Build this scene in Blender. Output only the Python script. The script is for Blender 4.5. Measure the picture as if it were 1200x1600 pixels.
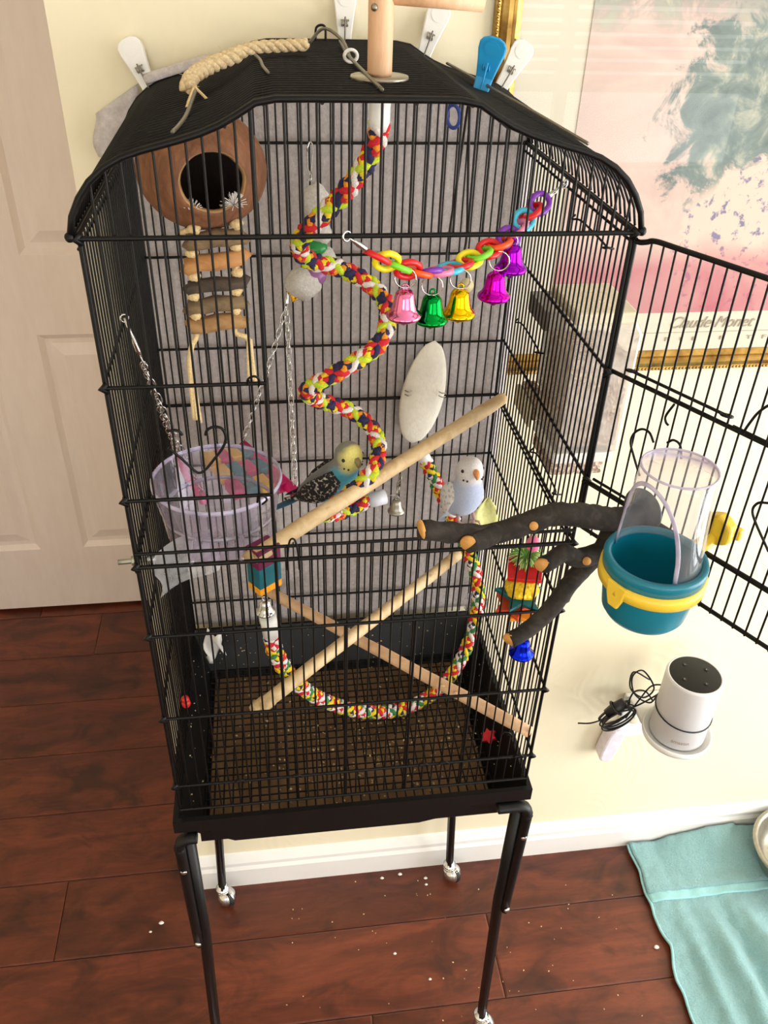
import bpy, bmesh, math, random
from mathutils import Vector, Matrix, noise as mnoise
for _o in list(bpy.data.objects): bpy.data.objects.remove(_o)
SC = bpy.context.scene
COL = SC.collection
R_ = random.Random(7)

# ------------------------------------------------------------------ camera
cam_d = bpy.data.cameras.new('camera'); cam = bpy.data.objects.new('camera', cam_d); COL.objects.link(cam)
cam.location = (-0.0839, -0.7000, 1.7150)
cam.rotation_euler = (math.radians(54.9976), math.radians(-1.6466), math.radians(-7.4697))
cam_d.sensor_fit = 'VERTICAL'; cam_d.sensor_height = 36.0; cam_d.lens = 1322.57/1600*36.0
cam_d.clip_start = 0.02; cam_d.clip_end = 60
SC.camera = cam

# ------------------------------------------------------------------ world, daylight, exposure
W = bpy.data.worlds.new('world'); SC.world = W; W.use_nodes = True
W.node_tree.nodes['Background'].inputs[0].default_value = (0.80, 0.90, 1.0, 1)
W.node_tree.nodes['Background'].inputs[1].default_value = 1.2

def area(name, loc, target, sx, sy, energy, col):
    d = bpy.data.lights.new(name, 'AREA'); d.shape = 'RECTANGLE'; d.size = sx; d.size_y = sy
    d.energy = energy; d.color = col
    o = bpy.data.objects.new(name, d); COL.objects.link(o); o.location = loc
    o.rotation_euler = (Vector(target) - Vector(loc)).to_track_quat('-Z', 'Y').to_euler()
    return o
area('daylight_back_window', (1.25, -2.86, 1.50), (1.25, 0, 1.50), 2.0, 1.5, 28, (1.0, 0.985, 0.96))
area('added_left_fill', (-0.85, -2.86, 1.50), (-0.85, 0, 1.50), 1.0, 1.2, 11, (1.0, 0.985, 0.96))  # added fill lamp: brightens the hall door and left-facing sides
area('daylight_side_door', (2.36, -0.75, 1.05), (0, -0.75, 1.05), 1.9, 2.0, 72, (1.0, 0.985, 0.95))

vs = SC.view_settings
SC.display_settings.display_device = 'sRGB'
vs.view_transform = 'Standard'; vs.look = 'None'; vs.gamma = 1.0; vs.use_curve_mapping = False
vs.exposure = 0.32
SC.cycles.max_bounces = 10; SC.cycles.diffuse_bounces = 5; SC.cycles.glossy_bounces = 4
SC.cycles.transparent_max_bounces = 24; SC.cycles.transmission_bounces = 8
SC.cycles.use_denoising = True
SC.cycles.sample_clamp_indirect = 6.0
SC.cycles.caustics_reflective = False; SC.cycles.caustics_refractive = False

# ------------------------------------------------------------------ materials
def lin(c):
    return tuple(((v/255.0)/12.92 if v/255.0 <= 0.04045 else ((v/255.0+0.055)/1.055)**2.4) for v in c)
class NT:
    """thin wrapper round a node tree"""
    def __init__(s, name):
        s.m = bpy.data.materials.new(name); s.m.use_nodes = True; s.t = s.m.node_tree
        s.b = s.t.nodes['Principled BSDF']; s.out = s.t.nodes['Material Output']
    def n(s, typ, **kw):
        x = s.t.nodes.new(typ)
        for k, v in kw.items():
            if k.startswith('i_'):
                key = k[2:]; key = int(key) if key.isdigit() else key.replace('_', ' ')
                x.inputs[key].default_value = v
            else: setattr(x, k, v)
        return x
    def l(s, a, b): s.t.links.new(a, b)
    def coord(s, kind='Object', scale=(1, 1, 1), loc=(0, 0, 0), rot=(0, 0, 0)):
        tc = s.n('ShaderNodeTexCoord'); mp = s.n('ShaderNodeMapping')
        mp.inputs['Scale'].default_value = scale; mp.inputs['Location'].default_value = loc; mp.inputs['Rotation'].default_value = rot
        s.l(tc.outputs[kind], mp.inputs[0]); return mp.outputs[0]
    def noise(s, vec, scale=5, detail=4, rough=0.6, dist=0.0):
        x = s.n('ShaderNodeTexNoise'); x.inputs['Scale'].default_value = scale; x.inputs['Detail'].default_value = detail
        x.inputs['Roughness'].default_value = rough; x.inputs['Distortion'].default_value = dist
        if vec is not None: s.l(vec, x.inputs['Vector'])
        return x.outputs['Fac']
    def ramp(s, fac, stops, interp='LINEAR'):
        x = s.n('ShaderNodeValToRGB'); e = x.color_ramp.elements; x.color_ramp.interpolation = interp
        while len(e) < len(stops): e.new(0.5)
        for el, (p, c) in zip(e, stops): el.position = p; el.color = (*c, 1) if len(c) == 3 else c
        s.l(fac, x.inputs[0]); return x.outputs[0]
    def mix(s, fac, a, b, blend='MIX'):
        x = s.n('ShaderNodeMix'); x.data_type = 'RGBA'; x.blend_type = blend
        for sock, v in ((x.inputs[0], fac), (x.inputs[6], a), (x.inputs[7], b)):
            if isinstance(v, (int, float)): sock.default_value = v
            elif isinstance(v, tuple): sock.default_value = (*v, 1)
            else: s.l(v, sock)
        return x.outputs[2]
    def math(s, op, a, b=None, clamp=False):
        x = s.n('ShaderNodeMath'); x.operation = op; x.use_clamp = clamp
        for sock, v in zip(x.inputs, (a, b)):
            if v is None: continue
            if isinstance(v, (int, float)): sock.default_value = v
            else: s.l(v, sock)
        return x.outputs[0]
    def bump(s, h, strength=0.3, dist=0.01):
        x = s.n('ShaderNodeBump'); x.inputs['Strength'].default_value = strength; x.inputs['Distance'].default_value = dist
        s.l(h, x.inputs['Height']); s.l(x.outputs[0], s.b.inputs['Normal']); return x
    def base(s, c):
        if isinstance(c, tuple): s.b.inputs['Base Color'].default_value = (*c, 1)
        else: s.l(c, s.b.inputs['Base Color'])
    def p(s, **kw):
        for k, v in kw.items(): s.b.inputs[k.replace('_', ' ')].default_value = v
        return s
MATS = {}
def simple(name, rgb, rough=0.5, metal=0.0, var=0.10, scale=60, bump=0.0, bdist=0.001, **kw):
    if name in MATS: return MATS[name]
    t = NT(name); c = lin(rgb); v = t.coord()
    f = t.noise(v, scale, 3)
    a = tuple(x*(1-var) for x in c); b = tuple(min(1, x*(1+var)) for x in c)
    t.base(t.ramp(f, [(0.3, a), (0.7, b)])); t.p(Roughness=rough, Metallic=metal, **kw)
    if bump: t.bump(t.noise(v, scale*2.5, 4), bump, bdist)
    MATS[name] = t.m; return t.m
def clear(name, tint, alpha=0.16, rough=0.03, ior=1.45):
    """thin clear plastic: mostly see-through, tinted, with real mirror reflections by angle"""
    t = NT(name); tr = t.n('ShaderNodeBsdfTransparent'); tr.inputs[0].default_value = (*tint, 1)
    gl = t.n('ShaderNodeBsdfGlossy'); gl.inputs['Roughness'].default_value = rough; gl.inputs['Color'].default_value = (1, 1, 1, 1)
    df = t.n('ShaderNodeBsdfDiffuse'); df.inputs[0].default_value = (*tuple(min(1, x) for x in tint), 1)
    fr = t.n('ShaderNodeFresnel'); ge = t.n('ShaderNodeNewGeometry')      # the same mirror share from either side of the thin wall
    t.l(t.math('ADD', t.math('MULTIPLY', ge.outputs['Backfacing'], 1.0/ior-ior), ior), fr.inputs[0])
    v = t.coord(); nz = t.noise(v, 30, 2)
    m1 = t.n('ShaderNodeMixShader'); m2 = t.n('ShaderNodeMixShader')
    t.l(t.math('MULTIPLY', nz, 2*alpha), m1.inputs[0]); t.l(tr.outputs[0], m1.inputs[1]); t.l(df.outputs[0], m1.inputs[2])
    t.l(fr.outputs[0], m2.inputs[0]); t.l(m1.outputs[0], m2.inputs[1]); t.l(gl.outputs[0], m2.inputs[2])
    t.l(m2.outputs[0], t.out.inputs[0]); t.t.nodes.remove(t.b); MATS[name] = t.m; return t.m

M_black = simple('black_powder_coat', (8, 7, 7), 0.42, 0.0, 0.15, 200, Specular_IOR_Level=0.25)
M_black_pl = simple('black_plastic', (13, 12, 12), 0.42, 0, 0.2, 40, 0.05, Specular_IOR_Level=0.3)
M_chrome = simple('chrome', (215, 215, 215), 0.12, 1.0, 0.05)
M_steel = simple('dull_steel', (165, 160, 148), 0.35, 1.0, 0.12, 120)
M_zinc = simple('zinc_wire', (120, 115, 104), 0.45, 0.6, 0.12, 120)
M_white_pl = simple('white_plastic', (236, 235, 232), 0.35, 0, 0.02)
M_trim = simple('white_trim_paint', (238, 236, 233), 0.35, 0, 0.02, 12)
M_ceil = simple('ceiling_paint', (240, 236, 228), 0.9, 0, 0.02, 8)
M_gold_bell = simple('gold_bell_metal', (236, 176, 30), 0.16, 1.0, 0.05)
M_bowl = clear('lilac_clear_plastic', (0.92, 0.90, 0.96), 0.07, 0.04, 1.5)
M_hood = clear('clear_hood_plastic', (0.92, 0.90, 0.93), 0.09, 0.04, 1.5)
M_glass = clear('picture_glass', (0.985, 0.99, 0.985), 0.0, 0.004, 1.33)
M_hop = clear('frosted_bin_plastic', (0.95, 0.93, 0.90), 0.32, 0.12, 1.45)
M_bag = clear('thin_white_film', (0.95, 0.95, 0.97), 0.30, 0.2, 1.35)
M_silver = simple('silver_fabric_shell', (214, 212, 214), 0.5, 0.15, 0.03, 900, 0.15, 0.0004)
M_jute = simple('jute_twine', (216, 194, 154), 0.9, 0, 0.25, 400, 0.5, 0.001)
M_rope_n = simple('natural_sisal', (222, 196, 146), 0.9, 0, 0.2, 500, 0.5, 0.001)
M_teal = simple('teal_cup_plastic', (8, 116, 140), 0.3, 0, 0.04, 20)
M_yellow = simple('yellow_plastic', (240, 202, 62), 0.32, 0, 0.03, 20)
M_cable = simple('black_cable', (15, 15, 16), 0.45, 0, 0.1)
M_stone = simple('pumice', (205, 200, 194), 0.95, 0, 0.14, 300, 0.8, 0.002)
M_blue_peg = simple('sky_blue_plastic', (26, 148, 208), 0.3, 0, 0.04, 30)
M_grout = simple('plank_joint', (26, 11, 7), 0.8, 0, 0.2)
M_dark_wheel = simple('dark_rubber', (20, 20, 21), 0.6, 0, 0.1)

def mk_wall():
    t = NT('cream_troweled_wall'); v = t.coord('Object')
    vo = t.n('ShaderNodeTexVoronoi'); vo.inputs['Scale'].default_value = 4.2; vo.inputs['Randomness'].default_value = 1.0
    wv = t.noise(v, 9, 2)
    add = t.n('ShaderNodeMixRGB'); add.blend_type = 'ADD'; add.inputs[0].default_value = 0.03
    t.l(v, add.inputs[1]); t.l(wv, add.inputs[2]); t.l(add.outputs[0], vo.inputs['Vector'])
    ring = t.math('SINE', t.math('MULTIPLY', vo.outputs['Distance'], 95.0))
    mask = t.ramp(t.noise(v, 3.5, 2), [(0.46, (0, 0, 0)), (0.66, (1, 1, 1))])
    h = t.math('ADD', t.math('MULTIPLY', ring, mask), t.math('MULTIPLY', t.noise(v, 60, 4), 0.7))
    f = t.noise(v, 2.0, 3)
    t.base(t.ramp(f, [(0.3, lin((235, 225, 195))), (0.7, lin((239, 230, 203)))])); t.p(Roughness=0.62)
    t.bump(h, 0.13, 0.0014); return t.m
M_wall = mk_wall()

def mk_planks():
    t = NT('reddish_brown_plank'); oi = t.n('ShaderNodeObjectInfo')
    tc = t.n('ShaderNodeTexCoord'); mp = t.n('ShaderNodeMapping'); mp.inputs['Scale'].default_value = (1.0, 4.5, 1)
    ofs = t.n('ShaderNodeVectorMath'); ofs.operation = 'MULTIPLY_ADD'
    cmb = t.n('ShaderNodeCombineXYZ'); t.l(oi.outputs['Random'], cmb.inputs[0]); t.l(oi.outputs['Random'], cmb.inputs[1])
    ofs.inputs[1].default_value = (31, 17, 0); t.l(cmb.outputs[0], ofs.inputs[0]); t.l(tc.outputs['Object'], ofs.inputs[2])
    t.l(ofs.outputs[0], mp.inputs[0]); v = mp.outputs[0]
    g1 = t.noise(v, 3.2, 6, 0.62, 0.8); g2 = t.noise(v, 22, 5, 0.7, 0.2)
    mp2 = t.n('ShaderNodeMapping'); mp2.inputs['Scale'].default_value = (1.6, 2.4, 1); t.l(ofs.outputs[0], mp2.inputs[0])
    g3 = t.noise(mp2.outputs[0], 4.5, 3, 0.6, 1.2)
    c = t.ramp(g1, [(0.22, lin((60, 27, 18))), (0.45, lin((92, 43, 28))), (0.62, lin((116, 57, 37))), (0.8, lin((84, 38, 25)))])
    c = t.mix(t.math('MULTIPLY', t.ramp(g2, [(0.42, (0, 0, 0)), (0.7, (1, 1, 1))]), 0.35), c, lin((68, 30, 20)))
    c = t.mix(t.math('MULTIPLY', t.ramp(g3, [(0.48, (0, 0, 0)), (0.70, (1, 1, 1))]), 0.8), c, lin((48, 22, 15)))
    hs = t.n('ShaderNodeHueSaturation'); t.l(c, hs.inputs['Color'])
    t.l(t.math('ADD', t.math('MULTIPLY', oi.outputs['Random'], 0.3), 0.85), hs.inputs['Value'])
    t.l(hs.outputs[0], t.b.inputs['Base Color'])
    t.p(Roughness=0.36, Specular_IOR_Level=0.5)
    t.bump(t.math('ADD', g1, t.math('MULTIPLY', g2, 0.25)), 0.22, 0.004); return t.m
M_plank = mk_planks()

def mk_wood(name, c1, c2, c3, rough=0.55, sc=(1, 1, 1), scale=18):
    t = NT(name); v = t.coord('Object', sc); f = t.noise(v, scale, 5, 0.6, 1.0); g = t.noise(v, scale*6, 3)
    c = t.ramp(f, [(0.3, lin(c1)), (0.5, lin(c2)), (0.72, lin(c3))])
    t.base(t.mix(t.math('MULTIPLY', g, 0.25), c, lin(c1))); t.p(Roughness=rough); t.bump(g, 0.15, 0.0015); return t.m
M_perch = mk_wood('pale_perch_wood', (196, 164, 118), (218, 190, 146), (230, 206, 166), 0.6, (3, 3, 3), 14)
M_perch2 = mk_wood('pinkish_perch_wood', (204, 160, 124), (224, 184, 146), (234, 200, 164), 0.6, (3, 3, 3), 14)
M_dowel = mk_wood('beech_dowel', (206, 160, 122), (220, 176, 138), (228, 188, 150), 0.5, (6, 6, 1.2), 14)
M_bark = mk_wood('dark_bark', (26, 22, 19), (42, 36, 31), (68, 60, 52), 0.9, (2, 2, 2), 40)
M_cut = mk_wood('cut_wood_face', (190, 130, 62), (214, 158, 86), (226, 176, 108), 0.7, (2, 2, 2), 30)
M_lad = [mk_wood('ladder_wood_tan', (132, 98, 62), (172, 132, 86), (196, 158, 108), 0.8, (1, 3, 3), 20),
         mk_wood('ladder_wood_grey', (92, 74, 54), (128, 106, 78), (150, 126, 94), 0.8, (1, 3, 3), 24),
         mk_wood('ladder_wood_dark', (52, 42, 36), (78, 64, 54), (104, 86, 70), 0.85, (1, 3, 3), 24),
         mk_wood('ladder_wood_orange', (160, 108, 62), (196, 142, 88), (214, 168, 116), 0.8, (1, 3, 3), 20)]
def mk_coco(name, a, b, c, bump):
    t = NT(name); v = t.coord('Object', (1, 1, 0.35)); f = t.noise(v, 90, 5, 0.7, 0.4); g = t.noise(t.coord('Object'), 14, 3)
    col = t.ramp(f, [(0.3, lin(a)), (0.55, lin(b)), (0.75, lin(c))])
    t.base(t.mix(t.math('MULTIPLY', g, 0.4), col, lin(a))); t.p(Roughness=0.75); t.bump(f, bump, 0.002); return t.m
M_coco = mk_coco('coconut_husk', (98, 62, 40), (138, 90, 60), (168, 120, 86), 0.5)
M_coco_in = mk_coco('coconut_inside', (40, 28, 20), (58, 42, 30), (76, 58, 42), 0.3)
def mk_fleece():
    t = NT('grey_white_fleece'); v = t.coord('Object'); f = t.noise(v, 140, 5, 0.75); g = t.noise(v, 18, 3)
    c = t.ramp(f, [(0.3, lin((174, 166, 165))), (0.7, lin((216, 207, 206)))])
    t.base(t.mix(t.math('MULTIPLY', g, 0.25), c, lin((190, 182, 181)))); t.p(Roughness=1.0, Specular_IOR_Level=0.1)
    t.bump(t.math('ADD', f, g), 0.5, 0.003); return t.m
M_fleece = mk_fleece()
def mk_terry():
    t = NT('aqua_terry'); v = t.coord('Object'); f = t.noise(v, 330, 4, 0.8); g = t.noise(v, 30, 3)
    c = t.ramp(f, [(0.25, lin((132, 192, 198))), (0.7, lin((180, 228, 232)))])
    t.base(t.mix(t.math('MULTIPLY', g, 0.3), c, lin((154, 208, 212)))); t.p(Roughness=1.0, Specular_IOR_Level=0.05, Sheen_Weight=0.4)
    t.bump(t.math('ADD', f, t.noise(v, 120, 3)), 1.0, 0.006); return t.m
M_terry = mk_terry()
M_hem = simple('aqua_hem', (150, 200, 204), 0.95, 0, 0.06, 200, 0.4, 0.001)
def mk_door_paint():
    t = NT('off_white_door_paint'); v = t.coord('Object', (1, 1, 0.2)); f = t.noise(v, 40, 4)
    t.base(t.ramp(f, [(0.3, lin((234, 219, 214))), (0.7, lin((240, 227, 223)))])); t.p(Roughness=0.42)
    t.bump(f, 0.05, 0.001); return t.m
M_hdoor = mk_door_paint()
def mk_gold():
    t = NT('gilt_frame'); v = t.coord('Object'); f = t.noise(v, 40, 4)
    t.base(t.ramp(f, [(0.3, lin((128, 94, 42))), (0.6, lin((182, 146, 78))), (0.8, lin((210, 178, 112)))])); t.p(Roughness=0.3, Metallic=0.85)
    t.bump(t.noise(v, 300, 3), 0.1, 0.001); return t.m
M_gilt = mk_gold()
def mk_art():
    t = NT('pastel_print'); v = t.coord('Object')
    tc = t.n('ShaderNodeTexCoord'); sx = t.n('ShaderNodeSeparateXYZ'); t.l(tc.outputs['Object'], sx.inputs[0])
    X = t.math('ADD', sx.outputs[0], 0.366); Z = sx.outputs[2]          # metres from the print's lower left corner
    n1 = t.noise(v, 7, 5, 0.6, 0.6); n2 = t.noise(v, 24, 5, 0.7, 0.5); n3 = t.noise(v, 70, 3)
    base = t.ramp(n1, [(0.3, lin((206, 178, 170))), (0.5, lin((220, 196, 186))), (0.7, lin((196, 164, 160)))])
    # blue-green leaf clump
    dx = t.math('DIVIDE', t.math('SUBTRACT', X, 0.24), 0.13); dz = t.math('DIVIDE', t.math('SUBTRACT', Z, 0.26), 0.14)
    d = t.math('SQRT', t.math('ADD', t.math('MULTIPLY', dx, dx), t.math('MULTIPLY', dz, dz)))
    k = t.math('ADD', d, t.math('MULTIPLY', t.math('SUBTRACT', n2, 0.5), 1.9))
    leafm = t.ramp(k, [(0.78, (1, 1, 1)), (0.98, (0, 0, 0))])
    leaf = t.ramp(n2, [(0.3, lin((78, 104, 106))), (0.5, lin((116, 138, 136))), (0.66, lin((184, 188, 170)))])
    c = t.mix(t.math('MULTIPLY', leafm, 0.9), base, leaf)
    # leaf fringe along the top
    kz = t.math('ADD', Z, t.math('MULTIPLY', n2, 0.22)); topm = t.ramp(kz, [(0.46, (0, 0, 0)), (0.50, (1, 1, 1))])
    c = t.mix(t.math('MULTIPLY', topm, 0.8), c, leaf)
    # pale flowered cloth shape and a rose stripe towards the bottom
    ex = t.math('DIVIDE', t.math('SUBTRACT', X, 0.26), 0.10); ez = t.math('DIVIDE', t.math('SUBTRACT', Z, 0.09), 0.11)
    e = t.math('SQRT', t.math('ADD', t.math('MULTIPLY', ex, ex), t.math('MULTIPLY', ez, ez)))
    em = t.ramp(t.math('MULTIPLY', t.math('ADD', e, t.math('MULTIPLY', n2, 0.9)), 0.40), [(0.56, (1, 1, 1)), (0.60, (0, 0, 0))])
    dots = t.ramp(n3, [(0.56, lin((226, 202, 188))), (0.64, lin((132, 128, 158)))])
    c = t.mix(em, c, dots)
    bm_ = t.ramp(t.math('ADD', Z, t.math('MULTIPLY', n1, 0.10)), [(0.115, (1, 1, 1)), (0.15, (0, 0, 0))])
    c = t.mix(t.math('MULTIPLY', bm_, t.math('MULTIPLY', n1, 1.5, True)), c, lin((192, 108, 122)))
    t.base(c); t.p(Roughness=0.8); return t.m
M_art = mk_art()
M_mat = simple('cream_mount_board', (224, 216, 198), 0.9, 0, 0.02, 10)
M_ink = simple('grey_print_ink', (168, 158, 142), 0.8, 0, 0.05)
M_paper = mk_wood('brown_tray_paper', (100, 76, 50), (130, 101, 70), (146, 117, 84), 0.9, (1, 1, 1), 12)
def mk_seed(name, cols, scale=260):
    t = NT(name); v = t.coord('Object'); vo = t.n('ShaderNodeTexVoronoi'); vo.inputs['Scale'].default_value = scale; t.l(v, vo.inputs['Vector'])
    sp = t.n('ShaderNodeSeparateColor'); t.l(vo.outputs['Color'], sp.inputs[0])
    t.base(t.ramp(sp.outputs[0], [(i/max(1, len(cols)-1), lin(c)) for i, c in enumerate(cols)], 'CONSTANT')); t.p(Roughness=0.8)
    t.bump(vo.outputs['Distance'], 0.8, 0.002); return t.m
M_seed = mk_seed('mixed_seed', [(196, 174, 158), (158, 130, 116), (220, 204, 184), (176, 150, 134), (206, 184, 166)])
M_husk = simple('seed_husk', (212, 190, 140), 0.8, 0, 0.25, 400)
M_fluff = simple('white_down', (232, 228, 224), 0.95, 0, 0.05, 300)
def glossy_metal(name, rgb): return simple(name, rgb, 0.14, 1.0, 0.04, 40)
def paint(name, rgb, rough=0.5): return simple(name, rgb, rough, 0, 0.12, 80)
def yarn(name, rgb): return simple('yarn_'+name, rgb, 0.95, 0, 0.22, 700, 0.6, 0.0012)
YARN = {'red': (206, 36, 48), 'yellow': (236, 206, 40), 'navy': (44, 40, 78), 'white': (232, 224, 220), 'lime': (196, 218, 52), 'pink': (226, 96, 122), 'orange': (238, 150, 40), 'green': (60, 128, 72)}

# ------------------------------------------------------------------ mesh helpers
WPOS = {}                                            # world position of every object used as a parent
def catmull(pts, per=8, closed=False):
    P = [Vector(p) for p in pts]; n = len(P); out = []
    seg = n if closed else n-1
    for i in range(seg):
        a = P[(i-1) % n] if closed or i > 0 else P[0]*2-P[1]
        b = P[i]; c = P[(i+1) % n]
        d = P[(i+2) % n] if closed or i+2 < n else P[-1]*2-P[-2]
        for j in range(per):
            t = j/per
            out.append(0.5*((2*b)+(c-a)*t+(2*a-5*b+4*c-d)*t*t+(3*b-a-3*c+d)*t*t*t))
    if not closed: out.append(P[-1])
    return out
def resample(pts, step):
    P = [Vector(p) for p in pts]; out = [P[0]]; acc = 0.0
    L = sum((P[i+1]-P[i]).length for i in range(len(P)-1)); n = max(2, int(round(L/step))); st = L/n
    need = st
    for i in range(len(P)-1):
        a, b = P[i], P[i+1]; l = (b-a).length
        while l > 1e-9 and acc+l >= need-1e-9 and len(out) < n:
            out.append(a.lerp(b, (need-acc)/l)); need += st
        acc += l
    out.append(P[-1]); return out
def frames(P, closed=False):
    n = len(P); T = []
    for i in range(n):
        a = P[(i-1) % n] if (closed or i > 0) else P[i]; b = P[(i+1) % n] if (closed or i < n-1) else P[i]
        t = (b-a); T.append(t.normalized() if t.length > 1e-9 else Vector((0, 0, 1)))
    up = Vector((0, 0, 1)) if abs(T[0].z) < 0.9 else Vector((1, 0, 0))
    N = [(up - T[0]*up.dot(T[0])).normalized()]
    for i in range(1, n):
        v = N[-1] - T[i]*N[-1].dot(T[i]); N.append(v.normalized() if v.length > 1e-9 else N[-1])
    return T, N, [T[i].cross(N[i]) for i in range(n)]
class MB:
    def __init__(s): s.v = []; s.f = []; s.mi = []; s.cur = 0; s.sm = []; s.smooth = True
    def add(s, vs, fs):
        o = len(s.v); s.v += [tuple(x) for x in vs]
        for f in fs: s.f.append(tuple(i+o for i in f)); s.mi.append(s.cur); s.sm.append(s.smooth)
        return s
    def tube(s, pts, r, n=6, closed=False, caps=True, flat=1.0):
        P = [Vector(p) for p in pts]; T, N, B = frames(P, closed); m = len(P); vs = []; fs = []
        for i in range(m):
            rr = r[i] if isinstance(r, (list, tuple)) else (r(i/(m-1)) if callable(r) else r)
            for k in range(n):
                a = 2*math.pi*k/n; vs.append(P[i]+N[i]*(rr*math.cos(a))*flat+B[i]*(rr*math.sin(a)))
        for i in range(m if closed else m-1):
            j = (i+1) % m
            for k in range(n): fs.append((i*n+k, i*n+(k+1) % n, j*n+(k+1) % n, j*n+k))
        if caps and not closed: fs.append(tuple(range(n))[::-1]); fs.append(tuple((m-1)*n+k for k in range(n)))
        return s.add(vs, fs)
    def box(s, lo, hi):
        x0, y0, z0 = lo; x1, y1, z1 = hi; sm = s.smooth; s.smooth = False
        s.add([(x0, y0, z0), (x1, y0, z0), (x1, y1, z0), (x0, y1, z0), (x0, y0, z1), (x1, y0, z1), (x1, y1, z1), (x0, y1, z1)],
              [(0, 3, 2, 1), (4, 5, 6, 7), (0, 1, 5, 4), (1, 2, 6, 5), (2, 3, 7, 6), (3, 0, 4, 7)]); s.smooth = sm; return s
    def lathe(s, prof, n=24, M=None, cap=True, a0=0.0, a1=2*math.pi):
        """prof = [(r, z)...] turned about z, then moved by M"""
        M = M or Matrix.Identity(4); vs = []; fs = []; full = abs(a1-a0-2*math.pi) < 1e-6; nn = n if full else n+1
        for r, z in prof:
            for k in range(nn):
                a = a0+(a1-a0)*k/n; vs.append(M @ Vector((r*math.cos(a), r*math.sin(a), z)))
        for i in range(len(prof)-1):
            for k in range(n):
                k2 = (k+1) % nn; fs.append((i*nn+k, i*nn+k2, (i+1)*nn+k2, (i+1)*nn+k))
        if cap and full:
            if prof[0][0] > 1e-6: fs.append(tuple(range(nn))[::-1])
            if prof[-1][0] > 1e-6: fs.append(tuple((len(prof)-1)*nn+k for k in range(nn)))
        return s.add(vs, fs)
    def prism(s, outline, h0, h1, M=None):
        """outline [(x, y)] extruded along z, then moved by M"""
        M = M or Matrix.Identity(4); n = len(outline); sm = s.smooth; s.smooth = False
        s.add([M @ Vector((x, y, h0)) for x, y in outline]+[M @ Vector((x, y, h1)) for x, y in outline],
              [tuple(range(n))[::-1], tuple(range(n, 2*n))]+[(i, (i+1) % n, n+(i+1) % n, n+i) for i in range(n)]); s.smooth = sm; return s
    def ball(s, c, r, n=12, m=8, sc=(1, 1, 1), fn=None, M=None):
        c = Vector(c); vs = []; fs = []; M = M or Matrix.Identity(3)
        for i in range(m+1):
            ph = math.pi*i/m
            for k in range(n):
                a = 2*math.pi*k/n; d = Vector((math.sin(ph)*math.cos(a), math.sin(ph)*math.sin(a), math.cos(ph)))
                q = (fn(d) if fn else 1.0)*r; vs.append(c+M @ Vector((d.x*q*sc[0], d.y*q*sc[1], d.z*q*sc[2])))
        for i in range(m):
            for k in range(n): fs.append((i*n+k, (i+1)*n+k, (i+1)*n+(k+1) % n, i*n+(k+1) % n))
        return s.add(vs, fs)
    def build(s, name, mats, parent=None, solid=0.0, bevel=0.0):
        V = [Vector(v) for v in s.v]
        lo = [min(v[i] for v in V) for i in range(3)]; hi = [max(v[i] for v in V) for i in range(3)]
        o0 = Vector(((lo[0]+hi[0])/2, (lo[1]+hi[1])/2, lo[2]))
        me = bpy.data.meshes.new(name); me.from_pydata([v-o0 for v in V], [], s.f)
        for m in (mats if isinstance(mats, (list, tuple)) else [mats]): me.materials.append(m)
        me.polygons.foreach_set('material_index', s.mi); me.polygons.foreach_set('use_smooth', s.sm); me.update()
        if any(len(set(f)) < len(f) for f in s.f): me.validate()
        o = bpy.data.objects.new(name, me); place(o, o0, parent)
        if bevel:
            m = o.modifiers.new('bevel', 'BEVEL'); m.width = bevel; m.segments = 2; m.limit_method = 'ANGLE'; m.angle_limit = math.radians(40)
        if solid:
            m = o.modifiers.new('solid', 'SOLIDIFY'); m.thickness = solid; m.offset = 0
        return o
def place(o, pos, parent=None):
    COL.objects.link(o); o.location = pos; WPOS[o.name] = Vector(pos)
    if parent is not None:
        o.parent = parent; o.matrix_parent_inverse = Matrix.Translation(-WPOS[parent.name])
def empty(name, pos):
    o = bpy.data.objects.new(name, None); o.empty_display_size = 0.02; place(o, Vector(pos)); return o
def tag(o, label=None, cat=None, group=None, kind=None):
    if label: o['label'] = label
    if cat: o['category'] = cat
    if group: o['group'] = group
    if kind: o['kind'] = kind
    return o
_unit = {}
def unit_bar(mat, n=6):
    k = (mat.name, n)
    if k not in _unit:
        b = MB(); b.tube([(0, 0, 0), (0, 0, 1)], 1.0, n); me = bpy.data.meshes.new('bar_mesh'); me.from_pydata(b.v, [], b.f)
        me.materials.append(mat); me.polygons.foreach_set('use_smooth', [len(f) == 4 for f in b.f]); _unit[k] = me
    return _unit[k]
def bar(p0, p1, r, parent, mat=None, name='bar', n=6):
    p0 = Vector(p0); p1 = Vector(p1); d = p1-p0
    o = bpy.data.objects.new(name, unit_bar(mat or M_black, n)); place(o, p0, parent)
    o.rotation_euler = d.to_track_quat('Z', 'Y').to_euler(); o.scale = (r, r, d.length); return o
def copy_at(o, loc, rot=None, parent=None, name=None):
    c = o.copy(); c.parent = None; c.matrix_parent_inverse = Matrix.Identity(4); place(c, Vector(loc), parent)
    if rot is not None: c.rotation_euler = rot
    return c
def wire(name, pts, r, mat, parent=None, n=6, closed=False, per=6, flat=1.0):
    return MB().tube(catmull(pts, per, closed) if per > 1 else pts, r, n, closed, flat=flat).build(name, mat, parent)
def orient(zdir, xdir=(1, 0, 0), loc=(0, 0, 0)):
    z = Vector(zdir).normalized(); x = Vector(xdir); x = (x-z*x.dot(z)).normalized(); y = z.cross(x)
    return Matrix(((x.x, y.x, z.x, loc[0]), (x.y, y.y, z.y, loc[1]), (x.z, y.z, z.z, loc[2]), (0, 0, 0, 1)))
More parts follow.
